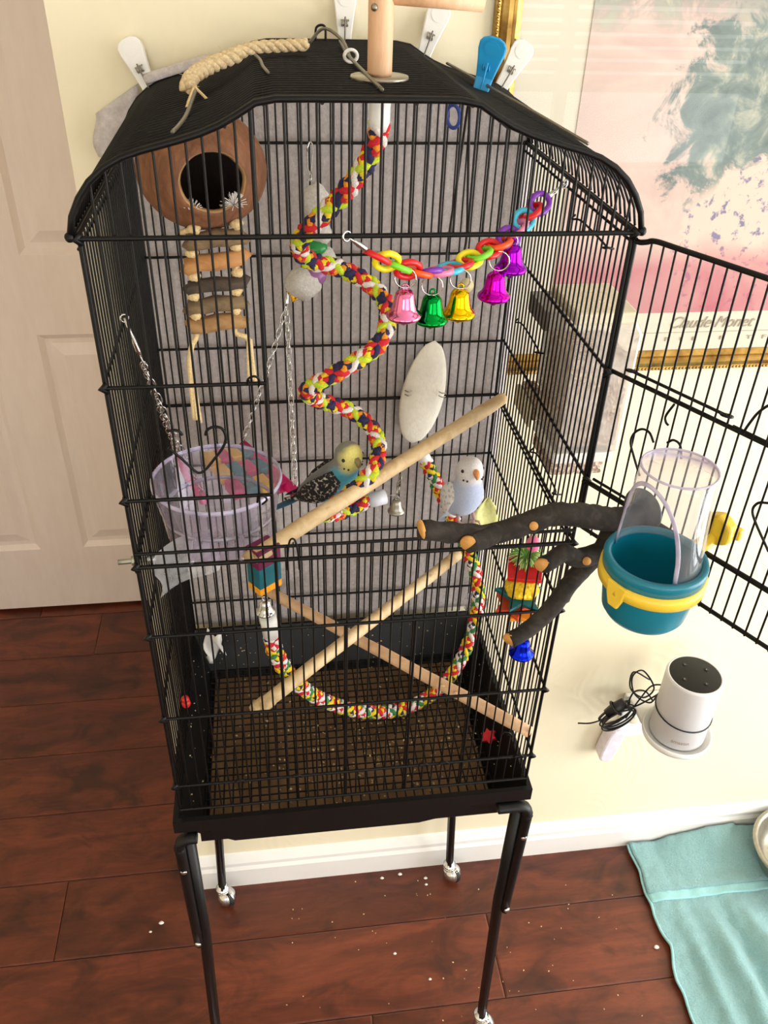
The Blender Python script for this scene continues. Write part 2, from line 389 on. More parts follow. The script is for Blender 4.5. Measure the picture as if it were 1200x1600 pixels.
def braid(parent, pts, R, colors, step=0.0022, pitch=0.052, strand=0.46):
    P = resample(catmull(pts, 10), step); T, N, B = frames(P); n = len(P); K = len(colors)
    for k, cn in enumerate(colors):
        sg = 1 if k % 2 == 0 else -1; ph = 2*math.pi*(k//2)/(K/2)+(0 if sg > 0 else math.pi/K*2); path = []
        for i in range(n):
            s = i*step; th = sg*2*math.pi*s/pitch+ph
            rr = R*(0.66+sg*0.17*math.sin(2*math.pi*s/pitch*K/2*1.0+math.pi*(k//2)))
            path.append(P[i]+(N[i]*math.cos(th)+B[i]*math.sin(th))*rr)
        MB().tube(path, R*strand, 6).build('strand', yarn(cn, YARN[cn]), parent)
    MB().tube(P[::3]+[P[-1]], R*0.62, 6).build('rope_core', yarn('red', YARN['red']), parent)
def bell_prof(r, h):
    return [(0.0, h), (r*0.22, h*0.995), (r*0.40, h*0.95), (r*0.52, h*0.86), (r*0.58, h*0.70), (r*0.64, h*0.50), (r*0.72, h*0.33), (r*0.86, h*0.22),
            (r*0.98, h*0.15), (r*1.0, h*0.10), (r*0.97, h*0.04), (r*0.90, 0.0), (r*0.82, h*0.03), (r*0.66, h*0.25), (r*0.55, h*0.5), (r*0.48, h*0.75), (0.0, h*0.9)]
def ring(c, r, t, axis, n=20, m=6):
    Mx = orient(axis, (1, 0.1, 0.2), c)
    return MB().tube([Mx @ Vector((r*math.cos(2*math.pi*i/n), r*math.sin(2*math.pi*i/n), 0)) for i in range(n)], t, m, True)
def chain(parent, pts, pitch, w, t, mats, name='chain_link', lenf=1.55):
    """oval links threaded along pts, alternate links turned a quarter"""
    P = resample(pts, pitch); meshes = {}
    for i in range(len(P)-1):
        mat = mats[i % len(mats)]; key = mat.name
        if key not in meshes:
            L = pitch*lenf/2; pl = []
            for a in range(14):
                th = 2*math.pi*a/14; pl.append((w/2*math.cos(th), 0, L*math.copysign(abs(math.sin(th))**0.8, math.sin(th))))
            b = MB().tube(pl, t, 6, True); me = bpy.data.meshes.new('link_mesh'); me.from_pydata(b.v, [], b.f); me.materials.append(mat)
            me.polygons.foreach_set('use_smooth', [True]*len(b.f)); meshes[key] = me
        o = bpy.data.objects.new(name, meshes[key]); c = (P[i]+P[i+1])/2; place(o, c, parent)
        d = (P[i+1]-P[i]); o.rotation_euler = orient(d, (1, 0.3, 0) if i % 2 else (0.3, -1, 0.1)).to_euler()

# ------------------------------------------------------------------ room shell
YW = 0.376; YB = 1.345; XC = -0.302
def struct(o, label, cat='wall'): return tag(o, label, cat, None, 'structure')
fl = struct(MB().box((-1.7, -2.6, -0.03), (2.3, 1.45, -0.004)).build('floor', M_grout), 'reddish brown hand-scraped wood plank floor', 'floor')
rows = [0.0643+0.1733*k for k in range(-5, 8)]
joint = {0: -0.43+0.7359, 1: -0.574, 2: 0.32, 3: -0.1, 4: -0.9, 5: 0.2, 6: -0.62, 7: 0.5}
PW = 0.1733
MB().box((-1.7, -2.6, -0.004), (2.3, rows[0]-0.0012, 0.0)).build('rear_flooring', M_plank, fl)
plank_cache = {}
for ri, y0 in enumerate(rows):
    k = ri-5; x = joint.get(k, R_.uniform(-0.6, 0.6))
    while x > -1.7: x -= 1.30
    while x < 2.3:
        a = max(x, -1.7); b = min(x+1.30, 2.3)
        if b-a > 0.02 and not (y0 > 0.42 and a > XC):
            if y0 > 0.42: b = min(b, XC+0.05)
            key = round(b-a, 3)
            if key not in plank_cache:
                m = MB(); L = key-0.0014; w = PW-0.0014; c = 0.0035; m.smooth = False
                m.add([(-L/2, -w/2, -.004), (L/2, -w/2, -.004), (L/2, w/2, -.004), (-L/2, w/2, -.004), (-L/2, -w/2, -.0012), (L/2, -w/2, -.0012), (L/2, w/2, -.0012), (-L/2, w/2, -.0012),
                       (-L/2+c, -w/2+c, 0), (L/2-c, -w/2+c, 0), (L/2-c, w/2-c, 0), (-L/2+c, w/2-c, 0)],
                      [(0, 1, 5, 4), (1, 2, 6, 5), (2, 3, 7, 6), (3, 0, 4, 7), (4, 5, 9, 8), (5, 6, 10, 9), (6, 7, 11, 10), (7, 4, 8, 11), (8, 9, 10, 11)])
                me = bpy.data.meshes.new('plank_mesh'); me.from_pydata(m.v, [], m.f); me.materials.append(M_plank); plank_cache[key] = me
            o = bpy.data.objects.new('plank', plank_cache[key]); place(o, ((a+b)/2, y0+PW/2, 0), fl)
        x += 1.30
struct(MB().box((XC, YW, 0), (2.4, 1.45, 2.5)).build('wall_back', M_wall), 'cream trowelled wall behind the bird cage')
struct(MB().box((-1.7, YB, 0), (XC, 1.45, 2.5)).build('wall_hall', M_wall), 'cream wall the panelled door is set in')
struct(MB().box((-1.8, -2.7, 0), (-1.7, 1.45, 2.5)).build('wall_left', M_wall), 'cream wall on the left, out of frame')
w = MB(); w.box((2.3, -2.7, 0), (2.4, -1.75, 2.5)); w.box((2.3, 0.25, 0), (2.4, YW, 2.5)); w.box((2.3, -1.75, 2.08), (2.4, 0.25, 2.5))
struct(w.build('wall_right', M_wall), 'cream wall with a glass door opening on the right')
w = MB(); w.box((-1.7, -2.7, 0), (-1.4, -2.6, 2.5)); w.box((-0.3, -2.7, 0), (0.2, -2.6, 2.5)); w.box((-1.4, -2.7, 0), (-0.3, -2.6, 0.86)); w.box((-1.4, -2.7, 2.14), (-0.3, -2.6, 2.5)); w.box((0.2, -2.7, 0), (2.3, -2.6, 0.78)); w.box((0.2, -2.7, 2.25), (2.3, -2.6, 2.5))  # the left opening is added to let the fill lamp through
struct(w.build('wall_rear', M_wall), 'cream wall with a wide blind-covered window facing the cage')
struct(MB().box((-1.8, -2.7, 2.5), (2.4, 1.45, 2.56)).build('ceiling', M_ceil), 'plain off-white ceiling', 'ceiling')
win = struct(MB().box((0.15, -2.66, 0.745), (2.3, -2.55, 0.78)).build('window_1', M_trim), 'white window sill and blind facing the cage', 'window')
for x in (0.2, 1.25, 2.25): MB().box((x, -2.68, 0.78), (x+0.05, -2.63, 2.25)).build('window_frame', M_trim, win)
MB().box((0.2, -2.68, 1.10), (2.3, -2.64, 1.13)).build('window_frame', M_trim, win)
sl0 = None
for i in range(22):
    z = 1.16+i*0.05
    if sl0 is None:
        sl0 = MB().prism([(-0.026, -0.0015), (0.0, 0.003), (0.026, -0.0015), (0.0, 0.0)], -1.0, 1.0, orient((1, 0, 0), (0, 0.80, -0.6), (1.26, -2.60, z))).build('slat', M_trim, win)
    else: copy_at(sl0, Vector(sl0.location)+Vector((0, 0, i*0.05)), None, win)
w3 = struct(MB().box((-1.45, -2.66, 0.825), (-0.25, -2.55, 0.86)).build('added_fill_window', M_trim), 'white sill of an unseen window added to brighten the hall door', 'window')  # unseen window, added to let fill light reach the hall door
for x in (-1.4, -0.87, -0.35): MB().box((x, -2.68, 0.86), (x+0.05, -2.63, 2.14)).build('window_frame', M_trim, w3)
gd = struct(MB().box((2.3, -1.75, 0.0), (2.345, 0.25, 0.03)).build('window_2', M_trim), 'white sill of the glass door on the right', 'window')
for y in (-1.75, -0.78, 0.19): MB().box((2.3, y, 0.03), (2.345, y+0.06, 2.08)).build('window_frame', M_trim, gd)

def sweep_profile(prof, p0, p1, nrm, name, mat, parent=None):
    """prof [(out, up)] swept from p0 to p1; out = along nrm"""
    p0 = Vector(p0); p1 = Vector(p1); nv = Vector(nrm); m = MB(); n = len(prof); m.smooth = False
    vs = [p+nv*a+Vector((0, 0, b)) for p in (p0, p1) for a, b in prof]
    m.add(vs, [(i, (i+1) % n, n+(i+1) % n, n+i) for i in range(n)]+[tuple(range(n))[::-1], tuple(range(n, 2*n))])
    return m.build(name, mat, parent)
bbp = [(0, 0), (0.018, 0), (0.018, 0.056), (0.0135, 0.064), (0.0135, 0.074), (0.009, 0.083), (0.004, 0.092), (0, 0.094)]
struct(sweep_profile(bbp, (XC-0.018, YW, 0), (2.3, YW, 0), (0, -1, 0), 'baseboard_back', M_trim), 'white moulded baseboard along the wall under the cage', 'baseboard')
struct(sweep_profile(bbp, (XC, YW, 0), (XC, YB, 0), (-1, 0, 0), 'baseboard_hall', M_trim), 'white moulded baseboard running into the hallway', 'baseboard')

# panelled hallway door
dm = MB(); xs = [-1.09, -0.975, -0.7585, -0.643, -0.43, -0.306]; zs = [0.012, 0.224, 0.868, 1.062, 1.64, 1.74, 1.93, 2.03]; DY = 1.31
for i in (0, 2, 4): dm.box((xs[i], DY, zs[0]), (xs[i+1], DY+0.033, zs[-1]))
for c in (1, 3):
    for r in (0, 2, 4, 6): dm.box((xs[c], DY, zs[r]), (xs[c+1], DY+0.033, zs[r+1]))
hd = struct(dm.build('door_1', M_hdoor), 'off-white six-panel interior door at the end of the hallway', 'door')
for c in (1, 3):
    for r in (1, 3, 5):
        x0, x1, z0, z1 = xs[c], xs[c+1], zs[r], zs[r+1]; pm = MB(); pm.smooth = False
        lv = [(0, 0), (0.014, 0.011), (0.026, 0.011), (0.055, 0.002)]
        vs = []; fs = []
        for ins, dep in lv: vs += [(x0+ins, DY+dep, z0+ins), (x1-ins, DY+dep, z0+ins), (x1-ins, DY+dep, z1-ins), (x0+ins, DY+dep, z1-ins)]
        for q in range(len(lv)-1):
            for s in range(4): fs.append((q*4+s, q*4+(s+1) % 4, q*4+4+(s+1) % 4, q*4+4+s))
        fs.append((12, 13, 14, 15)); pm.add(vs, fs); pm.build('panel', M_hdoor, hd)

# ------------------------------------------------------------------ framed print
FX0, FX1, FZ0, FZ1 = 0.184, 1.148, 1.187, 2.27; FW = 0.031
pic = tag(empty('framed_print', (0.666, YW-0.01, FZ0)), 'large gilt-framed pastel print on the cream wall', 'picture')
prof = [(0.0, 0.0), (0.0, 0.007), (0.003, 0.010), (0.006, 0.009), (0.008, 0.0115), (0.014, 0.0140), (0.019, 0.0138), (0.021, 0.0110), (0.024, 0.0118), (0.027, 0.010), (0.031, 0.0075), (0.031, 0.0)]
cx, cz = (FX0+FX1)/2, (FZ0+FZ1)/2; hw, hh = (FX1-FX0)/2, (FZ1-FZ0)/2
for a, b, ux, uz in ((( -1, -1), (1, -1), 0, -1), ((1, -1), (1, 1), 1, 0), ((1, 1), (-1, 1), 0, 1), ((-1, 1), (-1, -1), -1, 0)):
    m = MB(); vs = []; n = len(prof); m.smooth = False
    for (sx, sz) in (a, b):
        for u, v in prof: vs.append((cx+sx*(hw-u), YW-v, cz+sz*(hh-u)))
    m.add(vs, [(i, i+1, n+i+1, n+i) for i in range(n-1)]); m.build('frame_side', M_gilt, pic)
bd = MB()
def bead_row(p, q):
    p = Vector(p); q = Vector(q); k = int((q-p).length/0.0052)
    for i in range(k): bd.ball(p.lerp(q, (i+.5)/k), 0.0021, 6, 4)
yb_ = YW-0.0095
bead_row((FX0+.003, yb_, FZ0+.003), (FX1-.003, yb_, FZ0+.003)); bead_row((FX0+.003, yb_, FZ0+.003), (FX0+.003, yb_, FZ1-.003))
tag(bd.build('bead_trim', M_gilt, pic), kind='stuff')
MB().box((FX0+.01, YW-.006, FZ0+.01), (FX1-.01, YW-.004, FZ1-.01)).build('mount_board', M_mat, pic)
MB().box((0.298, YW-.0072, 1.275), (1.030, YW-.0062, 2.16)).build('print_sheet', M_art, pic)
gm = MB(); gm.smooth = False
gm.add([(FX0+.02, YW-.0085, FZ0+.02), (FX1-.02, YW-.0085, FZ0+.02), (FX1-.02, YW-.0085, FZ1-.02), (FX0+.02, YW-.0085, FZ1-.02)], [(0, 1, 2, 3)])
gm.build('glass_pane', M_glass, pic)
def text_mesh(name, s, size, loc, rot, mat, parent, shear=0.0, width=None, spacing=1.0, extrude=0.0002):
    cu = bpy.data.curves.new(name, 'FONT'); cu.body = s; cu.size = size; cu.shear = shear; cu.space_character = spacing; cu.extrude = extrude
    t = bpy.data.objects.new(name, cu); COL.objects.link(t); bpy.context.view_layer.update()
    me = bpy.data.meshes.new_from_object(t.evaluated_get(bpy.context.evaluated_depsgraph_get())); bpy.data.objects.remove(t)
    if width:
        xs_ = [v.co.x for v in me.vertices]; k = width/(max(xs_)-min(xs_))
        for v in me.vertices: v.co.x *= k
    me.materials.clear(); me.materials.append(mat)
    o = bpy.data.objects.new(name, me); place(o, Vector(loc), parent); o.rotation_euler = rot; return o
RX = (math.pi/2, 0, 0)
text_mesh('lettering', 'Claude Monet', 0.024, (0.476, YW-.0070, 1.2515), RX, M_ink, pic, 0.45, 0.126)
text_mesh('lettering', 'A   P I E   F   T F', 0.0085, (0.430, YW-.0070, 1.2320), RX, M_ink, pic, 0, 0.20, 1.6)
MB().box((0.42, YW-.0067, 1.2445), (0.92, YW-.0062, 1.2450)).build('ruled_line', M_ink, pic)

# ------------------------------------------------------------------ speaker on its outlet shelf
ex, ey, ez = 0.626, 0.270, 0.498; ER = 0.0495
sp_ = tag(empty('smart_speaker', (ex, ey, ez)), 'silver cylinder speaker with a black top on the wall shelf', 'speaker')
Me = Matrix.Translation((ex, ey, ez))
MB().lathe([(0, 0), (ER-.003, 0), (ER, .003), (ER, .142), (ER-.0015, .146), (ER-.0035, .1475), (ER-.005, .1465)], 48, Me, False).build('shell', M_silver, sp_)
MB().lathe([(ER-.005, .1465), (ER-.006, .1470), (0, .1470)], 48, Me, False).build('top_plate', M_black_pl, sp_)
for a in (20, 110, 200, 290):
    p = Me @ Vector((0.026*math.cos(math.radians(a)), 0.026*math.sin(math.radians(a)), .1471))
    MB().lathe([(0.0045, 0), (0.004, .0006), (0, .0007)], 12, Matrix.Translation(p)).build('button', M_black_pl, sp_)
    MB().lathe([(0.0012, .0007), (0, .0010)], 8, Matrix.Translation(p)).build('button_mark', M_steel, sp_)
# maker's lettering curved round the foot of the shell
t_ = text_mesh('lettering', 'amazon', 0.012, (0, 0, 0), (0, 0, 0), M_ink, None, 0, 0.032, 1.0)
ang0 = math.radians(-112)
for v in t_.data.vertices:
    a = ang0+(v.co.x-0.016)/ER; rr = ER+0.0003+v.co.z; zz = v.co.y
    v.co = Vector((rr*math.cos(a), rr*math.sin(a), zz))
t_.location = (ex, ey, ez+0.018); WPOS[t_.name] = Vector(t_.location); t_.parent = sp_; t_.matrix_parent_inverse = Matrix.Translation(-WPOS[sp_.name])
wb = ring((ex, ey, ez+0.058), ER+0.0012, 0.0014, (0.05, -0.1, 1), 40); wb.build('cord_loop', M_cable, sp_)

sh = tag(empty('outlet_shelf', (ex, YW-0.03, 0.40)), 'white round plastic shelf plugged over the wall outlet under the speaker', 'shelf')
MB().lathe([(0, -.010), (0.056, -.010), (0.0615, -.006), (0.0625, 0.006), (0.060, 0.0065), (0.0585, 0), (0, 0)], 48, Matrix.Translation((ex, ey, ez-.001))).build('round_shelf', M_white_pl, sh)
MB().box((ex-.055, ey+.03, ez-.011), (ex+.045, YW-.012, ez-.003)).build('shelf_arm', M_white_pl, sh, bevel=.002)
MB().box((ex-.060, YW-.012, ez-.125), (ex+.040, YW-.001, ez-.004)).build('wall_plate', M_white_pl, sh, bevel=.003)
Mo = orient((0, -1, 0), (1, 0, 0), (ex-.030, YW-.012, ez-.075))
MB().lathe([(0.009, 0), (0.009, .002), (0.0075, .0025), (0, .0025)], 20, Mo).build('socket_cap', simple('cream_plastic', (226, 214, 190), 0.4), sh)
nl = MB(); pts = []
for i in range(24):
    a = 2*math.pi*i/24; c_, s_ = math.cos(a), math.sin(a)
    pts.append((0.0165*math.copysign(abs(c_)**.6, c_), 0.044*math.copysign(abs(s_)**.45, s_)))
nl.prism(pts, 0, 0.030, orient((0, -1, 0), (0.99, 0, -.16), (0.552, YW-.004, 0.372)))
tag(nl.build('plug_in_freshener', simple('lilac_white_plastic', (228, 220, 232), 0.4), bevel=.004), 'small lilac-white rounded plug-in unit left of the speaker shelf', 'plug')
cd = tag(empty('speaker_cord', (0.56, YW-.02, 0.44)), 'tangled black speaker cord bundled beside the white shelf', 'cord')
def cpx(*q): return list(q)
wire('cord_run', [(0.5845, 0.3350, 0.5687), (0.5483, 0.3350, 0.5926), (0.5478, 0.3300, 0.5558), (0.5726, 0.3200, 0.5381), (0.5887, 0.3200, 0.5619), (0.5634, 0.3300, 0.5995), (0.5486, 0.3350, 0.5793), (0.5635, 0.3350, 0.5316), (0.5952, 0.3300, 0.5107), (0.6003, 0.3200, 0.5436)], .0016, M_cable, cd, 6)
wire('cord_run', [(0.6097, 0.3200, 0.5681), (0.5857, 0.3250, 0.5621), (0.5733, 0.3300, 0.5237), (0.5645, 0.3350, 0.4838), (0.5621, 0.3400, 0.4603)], .0016, M_cable, cd, 6)
wire('cord_run', [(0.6086, 0.3200, 0.5512), (0.5865, 0.3250, 0.5241), (0.5697, 0.3300, 0.5048), (0.5557, 0.3350, 0.4955), (0.5598, 0.3350, 0.5372), (0.5791, 0.3300, 0.5438), (0.5973, 0.3250, 0.5212)], .0016, M_cable, cd, 6)
for i in range(7):
    o1 = R_.uniform(-5, 5); o2 = R_.uniform(-6, 6)
    y_ = .335-.004*i
    A = Vector((0.5053, 0.3400, 0.4671)); B = Vector((0.5601, 0.3400, 0.5143)); d = (B-A); u = Vector((0, 0, 1)); s1 = .010+.0022*i
    c0 = A.lerp(B, .5)+Vector((R_.uniform(-.004, .004), y_-.34, R_.uniform(-.004, .004)))
    e1 = d*(.46+.02*R_.random()); e2 = Vector((-d.z, 0, d.x)).normalized()*s1*(0.8+.3*R_.random())
    wire('cord_coil', [c0+e1*math.cos(t)+e2*math.sin(t) for t in [k*math.pi/6 for k in range(12)]], .0017, M_cable, cd, 6, True, 3)
Ab = Vector((0.5098, 0.3220, 0.4976)); Bb = Vector((0.5392, 0.3220, 0.5276)); db = (Bb-Ab).normalized()
MB().tube([Ab, Ab.lerp(Bb, .5), Bb], [.009, .0115, .009], 8).build('cord_knot', M_cable, cd)
wire('cord_tie', [Ab.lerp(Bb, .5)+Vector((0, -.013*math.cos(t), 0))+Vector((-db.z, 0, db.x))*.016*math.sin(t) for t in [k*math.pi/5 for k in range(10)]], .0022, M_cable, cd, 6, True, 3)
wire('cord_end', [(0.5129, 0.3400, 0.4607), (0.4964, 0.3500, 0.4421), (0.4776, 0.3620, 0.4307)], .0016, M_cable, cd)

# ------------------------------------------------------------------ bird cage
CW = 0.23; CD = 0.35; PIT = 0.0125; RW = 0.00106; RT = 0.0019
ZR = [1.5008, 1.3698, 1.249, 1.1675, 1.0709, 0.940, 0.8155]
half = [(0.236, 1.503), (0.2335, 1.515), (0.2255, 1.531), (0.213, 1.5465), (0.196, 1.5585), (0.178, 1.5655), (0.155, 1.5715), (0.130, 1.5785), (0.110, 1.5865), (0.096, 1.5945), (0.086, 1.6005), (0.076, 1.603)]
ROOF = [(-x, z) for x, z in half]+[(-0.025, 1.6035), (0.025, 1.6035)]+[(x, z) for x, z in half[::-1]]
def roof_z(x):
    for (a, za), (b, zb) in zip(ROOF, ROOF[1:]):
        if a <= x <= b: return za+(zb-za)*(x-a)/(b-a)
    return 1.503
cage = tag(empty('bird_cage', (0, CD/2, 0.69)), 'tall black wire bird cage with a domed top and open front door', 'cage')
def part(name, pos): 
    e = bpy.data.objects.new(name, None); e.empty_display_size = .02; place(e, Vector(pos), cage); return e
XB = [-CW+PIT*i+0.0025 for i in range(1, 37)]; XB = [x for x in XB if x < CW-0.004]
YBs = [PIT*i for i in range(1, 28)]
UP = -0.090
# front
fp = part('front_panel', (0, 0, .757))
for sx in (-1, 1): bar((sx*CW, 0, .757), (sx*CW, 0, 1.503), RT*1.15, fp, name='corner_post', n=8)
bar((UP, 0, .79), (UP, 0, roof_z(UP)), RT, fp, name='door_post', n=8)
for z, x0, x1, r in ((ZR[0], -CW, CW, RT*1.15), (ZR[1], -CW, UP, RT), (ZR[2], -CW, UP, RT), (1.1845, -CW, CW, RT*.95), (ZR[3], -CW, CW, RT*1.25), (ZR[4], -CW, CW, RT), (ZR[5], -CW, CW, RT), (ZR[6], -CW, CW, RT), (.768, -CW, CW, RT)):
    bar((x0, -.0022, z), (x1, -.0022, z), r, fp, name='rail', n=8)
for x in XB:
    if abs(x-UP) < .004: continue
    bar((x, 0, ZR[0]), (x, 0, roof_z(x)), RW, fp)
    bar((x, 0, .768), (x, 0, 1.1845 if x > UP else ZR[0]), RW, fp)
for x in (-0.02, 0.06, 0.135): bar((x+.003, 0, .768), (x+.003, 0, ZR[4]), RT*.85, fp, name='door_post', n=8)
for sx in (-1, 1):
    for z in ZR: MB().tube([(sx*(CW-.002), -.002, z-.004), (sx*(CW+.0035), -.0045, z), (sx*(CW-.002), -.002, z+.004)], .0028, 6).build('corner_clip', M_black, fp)
def loops(parent, lst, r=.0011):
    for pts in lst: wire('latch_wire', pts, r, M_black, parent, 6)
loops(fp, [[(-0.1066, -0.0030, 1.3687), (-0.1050, -0.0060, 1.3765), (-0.0992, -0.0080, 1.3797), (-0.0955, -0.0060, 1.3749), (-0.0964, -0.0030, 1.3677)],
           [(-0.1047, -0.0030, 1.2411), (-0.1031, -0.0060, 1.2491), (-0.0980, -0.0080, 1.2517), (-0.0952, -0.0060, 1.2456), (-0.0999, -0.0030, 1.2385)],
           [(-0.0784, -0.0030, 1.1542), (-0.0770, -0.0060, 1.1802), (-0.0745, -0.0060, 1.1940), (-0.0712, -0.0060, 1.1962), (-0.0687, -0.0060, 1.1919), (-0.0666, -0.0060, 1.1769), (-0.0658, -0.0030, 1.1533)]])
wire('heart_hook', [(-0.1478, -0.0040, 1.3197), (-0.1456, -0.0040, 1.3250), (-0.1395, -0.0040, 1.3281), (-0.1321, -0.0040, 1.3258), (-0.1294, -0.0040, 1.3161), (-0.1332, -0.0040, 1.3053), (-0.1412, -0.0040, 1.2945), (-0.1505, -0.0040, 1.2829), (-0.1569, -0.0040, 1.2789), (-0.1625, -0.0040, 1.2828), (-0.1718, -0.0040, 1.2953), (-0.1827, -0.0040, 1.3077)], .0014, M_black, fp)
wire('heart_hook', [(-0.1807, -0.0040, 1.3253), (-0.1754, -0.0040, 1.3264), (-0.1710, -0.0040, 1.3248), (-0.1686, -0.0040, 1.3207)], .0014, M_black, fp)
loops(fp, [[Vector((x-.006, -.003, z)), Vector((x-.004, -.006, z+.008)), Vector((x+.002, -.008, z+.009)), Vector((x+.006, -.006, z+.002)), Vector((x+.002, -.003, z-.001))] for x, z in ((-.150, .8155), (-.078, .8155), (.085, .8155), (.112, .8155), (.19, .862), (.212, .8155))])
# back
bp = part('back_panel', (0, CD, .757))
for sx in (-1, 1): bar((sx*CW, CD, .757), (sx*CW, CD, 1.503), RT*1.15, bp, name='corner_post', n=8)
for i, z in enumerate(ZR): bar((-CW, CD-.0022, z), (CW, CD-.0022, z), RT*(1.25 if i == 3 else .9), bp, name='rail', n=8)
for x in XB: bar((x, CD, .76), (x, CD, roof_z(x)), RW, bp)
# sides
for sx, nm in ((-1, 'side_panel'), (1, 'side_panel')):
    s_ = part(nm, (sx*CW, CD/2, .757))
    for i, z in enumerate(ZR): bar((sx*(CW+.002), 0, z), (sx*(CW+.002), CD, z), RT*(1.1 if i in (0, 3) else .9), s_, name='rail', n=8)
    for z in (ZR[0]-.009, ZR[3]-.008): bar((sx*(CW+.002), 0, z), (sx*(CW+.002), CD, z), RT*.75, s_, name='rail', n=8)
    for y in YBs: bar((sx*CW, y, .76), (sx*CW, y, ZR[0]), RW, s_)
    if sx > 0:
        loops(s_, [[Vector((CW+.002, y-.012, z)), Vector((CW-.006, y-.014, z+.002)), Vector((CW-.007, y-.008, z)), Vector((CW-.001, y, z-.001)), Vector((CW-.001, y+.07, z+.001)), Vector((CW-.007, y+.082, z)), Vector((CW-.003, y+.086, z+.003))] for y, z in ((.195, 1.305), (.05, 1.474), (.07, 1.19))])
# roof
rp = part('roof_panel', (0, CD/2, 1.503))
rpath = [Vector((x, 0, z)) for x, z in ROOF]; rpath = resample(catmull(rpath, 4), .016)
r0 = MB().tube(rpath, RW*1.08, 6).build('bar', M_black, rp)
base_loc = Vector(r0.location)
nr = 30
for i in range(nr+1):
    y = CD*i/nr
    if i == 0: r0.location = base_loc; continue
    copy_at(r0, base_loc+Vector((0, y, 0)), None, rp)
ra = MB().tube(rpath, RT*1.45, 8).build('end_arch', M_black, rp); ra.location = Vector(ra.location)+Vector((0, -.0035, 0))
copy_at(ra, Vector(ra.location)+Vector((0, CD+.007, 0)), None, rp)
for x in (-.236, -.196, -.11, -.08, -.036, .036, .08, .11, .196, .236): bar((x, -.003, roof_z(x)-.0025), (x, CD+.003, roof_z(x)-.0025), RT*.9, rp, name='rail', n=8)
for sx in (-1, 1):
    for y in (-.0035, CD+.0035): MB().ball((sx*.2365, y, 1.5025), .0042, 8, 6).build('rod_end', M_black, rp)
wire('hanging_loop', [(-.018, CD+.002, 1.603), (-.017, CD+.002, 1.617), (-.008, CD+.002, 1.618), (-.007, CD+.002, 1.603)], .0013, M_black, rp)
# galvanised prop rods of the opening top
def prop(pts, r=.0016): wire('prop_rod', pts, r, M_zinc, rp)
prop([(-.1365, .115, 1.590), (-.143, .08, 1.578), (-.147, .045, 1.576), (-.150, .012, 1.577)])
prop([(-.030, .275, 1.610), (-.015, .268, 1.624), (.000, .235, 1.618), (.004, .19, 1.608)])
prop([(.004, .30, 1.610), (.003, .19, 1.609), (.008, .08, 1.608), (.012, .018, 1.607)])
prop([(.125, .33, 1.587), (.150, .22, 1.579), (.165, .12, 1.575), (.182, .012, 1.5695)])
prop([(-.084, .165, 1.612), (-.080, .15, 1.610), (-.078, .135, 1.607), (-.074, .105, 1.606)], .0014)
wire('tie_ring', [(.004+.006*math.cos(t), .185, 1.610+.005*math.sin(t)) for t in [k*math.pi/5 for k in range(10)]], .0016, M_white_pl, rp, 6, True, 3)

# front door, swung out on the right-hand post
DA = math.radians(-61); DU = Vector((math.cos(DA), math.sin(DA), 0)); DN = Vector((math.sin(DA), -math.cos(DA), 0))   # DN: towards the cage mouth
DH = Vector((CW+.003, 0, 0))
def dp(s, z, off=0.0): return DH+DU*s+DN*off+Vector((0, 0, z))
dr = part('front_door', dp(.155, 1.187)); DWd = 0.312
wire('door_frame', [dp(.0, 1.494), dp(.006, 1.4935), dp(.013, 1.4955), dp(.022, 1.4985), dp(.05, 1.4987), dp(.15, 1.4987), dp(.29, 1.4987), dp(.306, 1.494), dp(.311, 1.480), dp(DWd, 1.45), dp(DWd, 1.25), dp(DWd, 1.188)], RT*1.3, M_black, dr, 8, False, 4)
for z, s0, s1, r in ((1.3705, 0, DWd, RT*1.15), (1.2435, 0, DWd, RT*1.4), (1.1885, 0, DWd, RT*1.15), (1.379, .024, .127, RT*.8), (1.2505, .006, .05, RT*.8), (1.3725, .135, .24, RT*.8)):
    bar(dp(s0, z, -.002), dp(s1, z, -.002), r, dr, name='rail', n=8)
bar(dp(.001, 1.188), dp(.001, 1.496), RT*1.2, dr, name='hinge_post', n=8)
for i in range(24): bar(dp(.0185+.01245*i, 1.187), dp(.0185+.01245*i, 1.4985), RW, dr)
for s, z in ((.024, 1.379), (.127, 1.379)): ring(dp(s, z, -.002), .005, .0012, (0.2, .2, 1), 14).build('wire_eye', M_black, dr)
def dpl(l, off=.004): return [dp(s, z, off) for s, z in l]
for l in ([(0.0621, 1.2860), (0.0511, 1.3020), (0.0441, 1.3141), (0.0454, 1.3245), (0.0525, 1.3327), (0.0613, 1.3334), (0.0684, 1.3259)], [(0.0820, 1.3325), (0.0876, 1.3379), (0.0952, 1.3363), (0.0998, 1.3245)],
          [(0.0794, 1.3706), (0.0740, 1.3566), (0.0756, 1.3508), (0.0789, 1.3490)], [(0.2017, 1.2836), (0.1831, 1.3028), (0.1769, 1.3126), (0.1796, 1.3214), (0.1879, 1.3260)], [(0.1483, 1.3740), (0.1511, 1.3844), (0.1559, 1.3972), (0.1641, 1.4078), (0.1765, 1.4132)]):
    wire('heart_hook', dpl(l), .0012, M_black, dr)

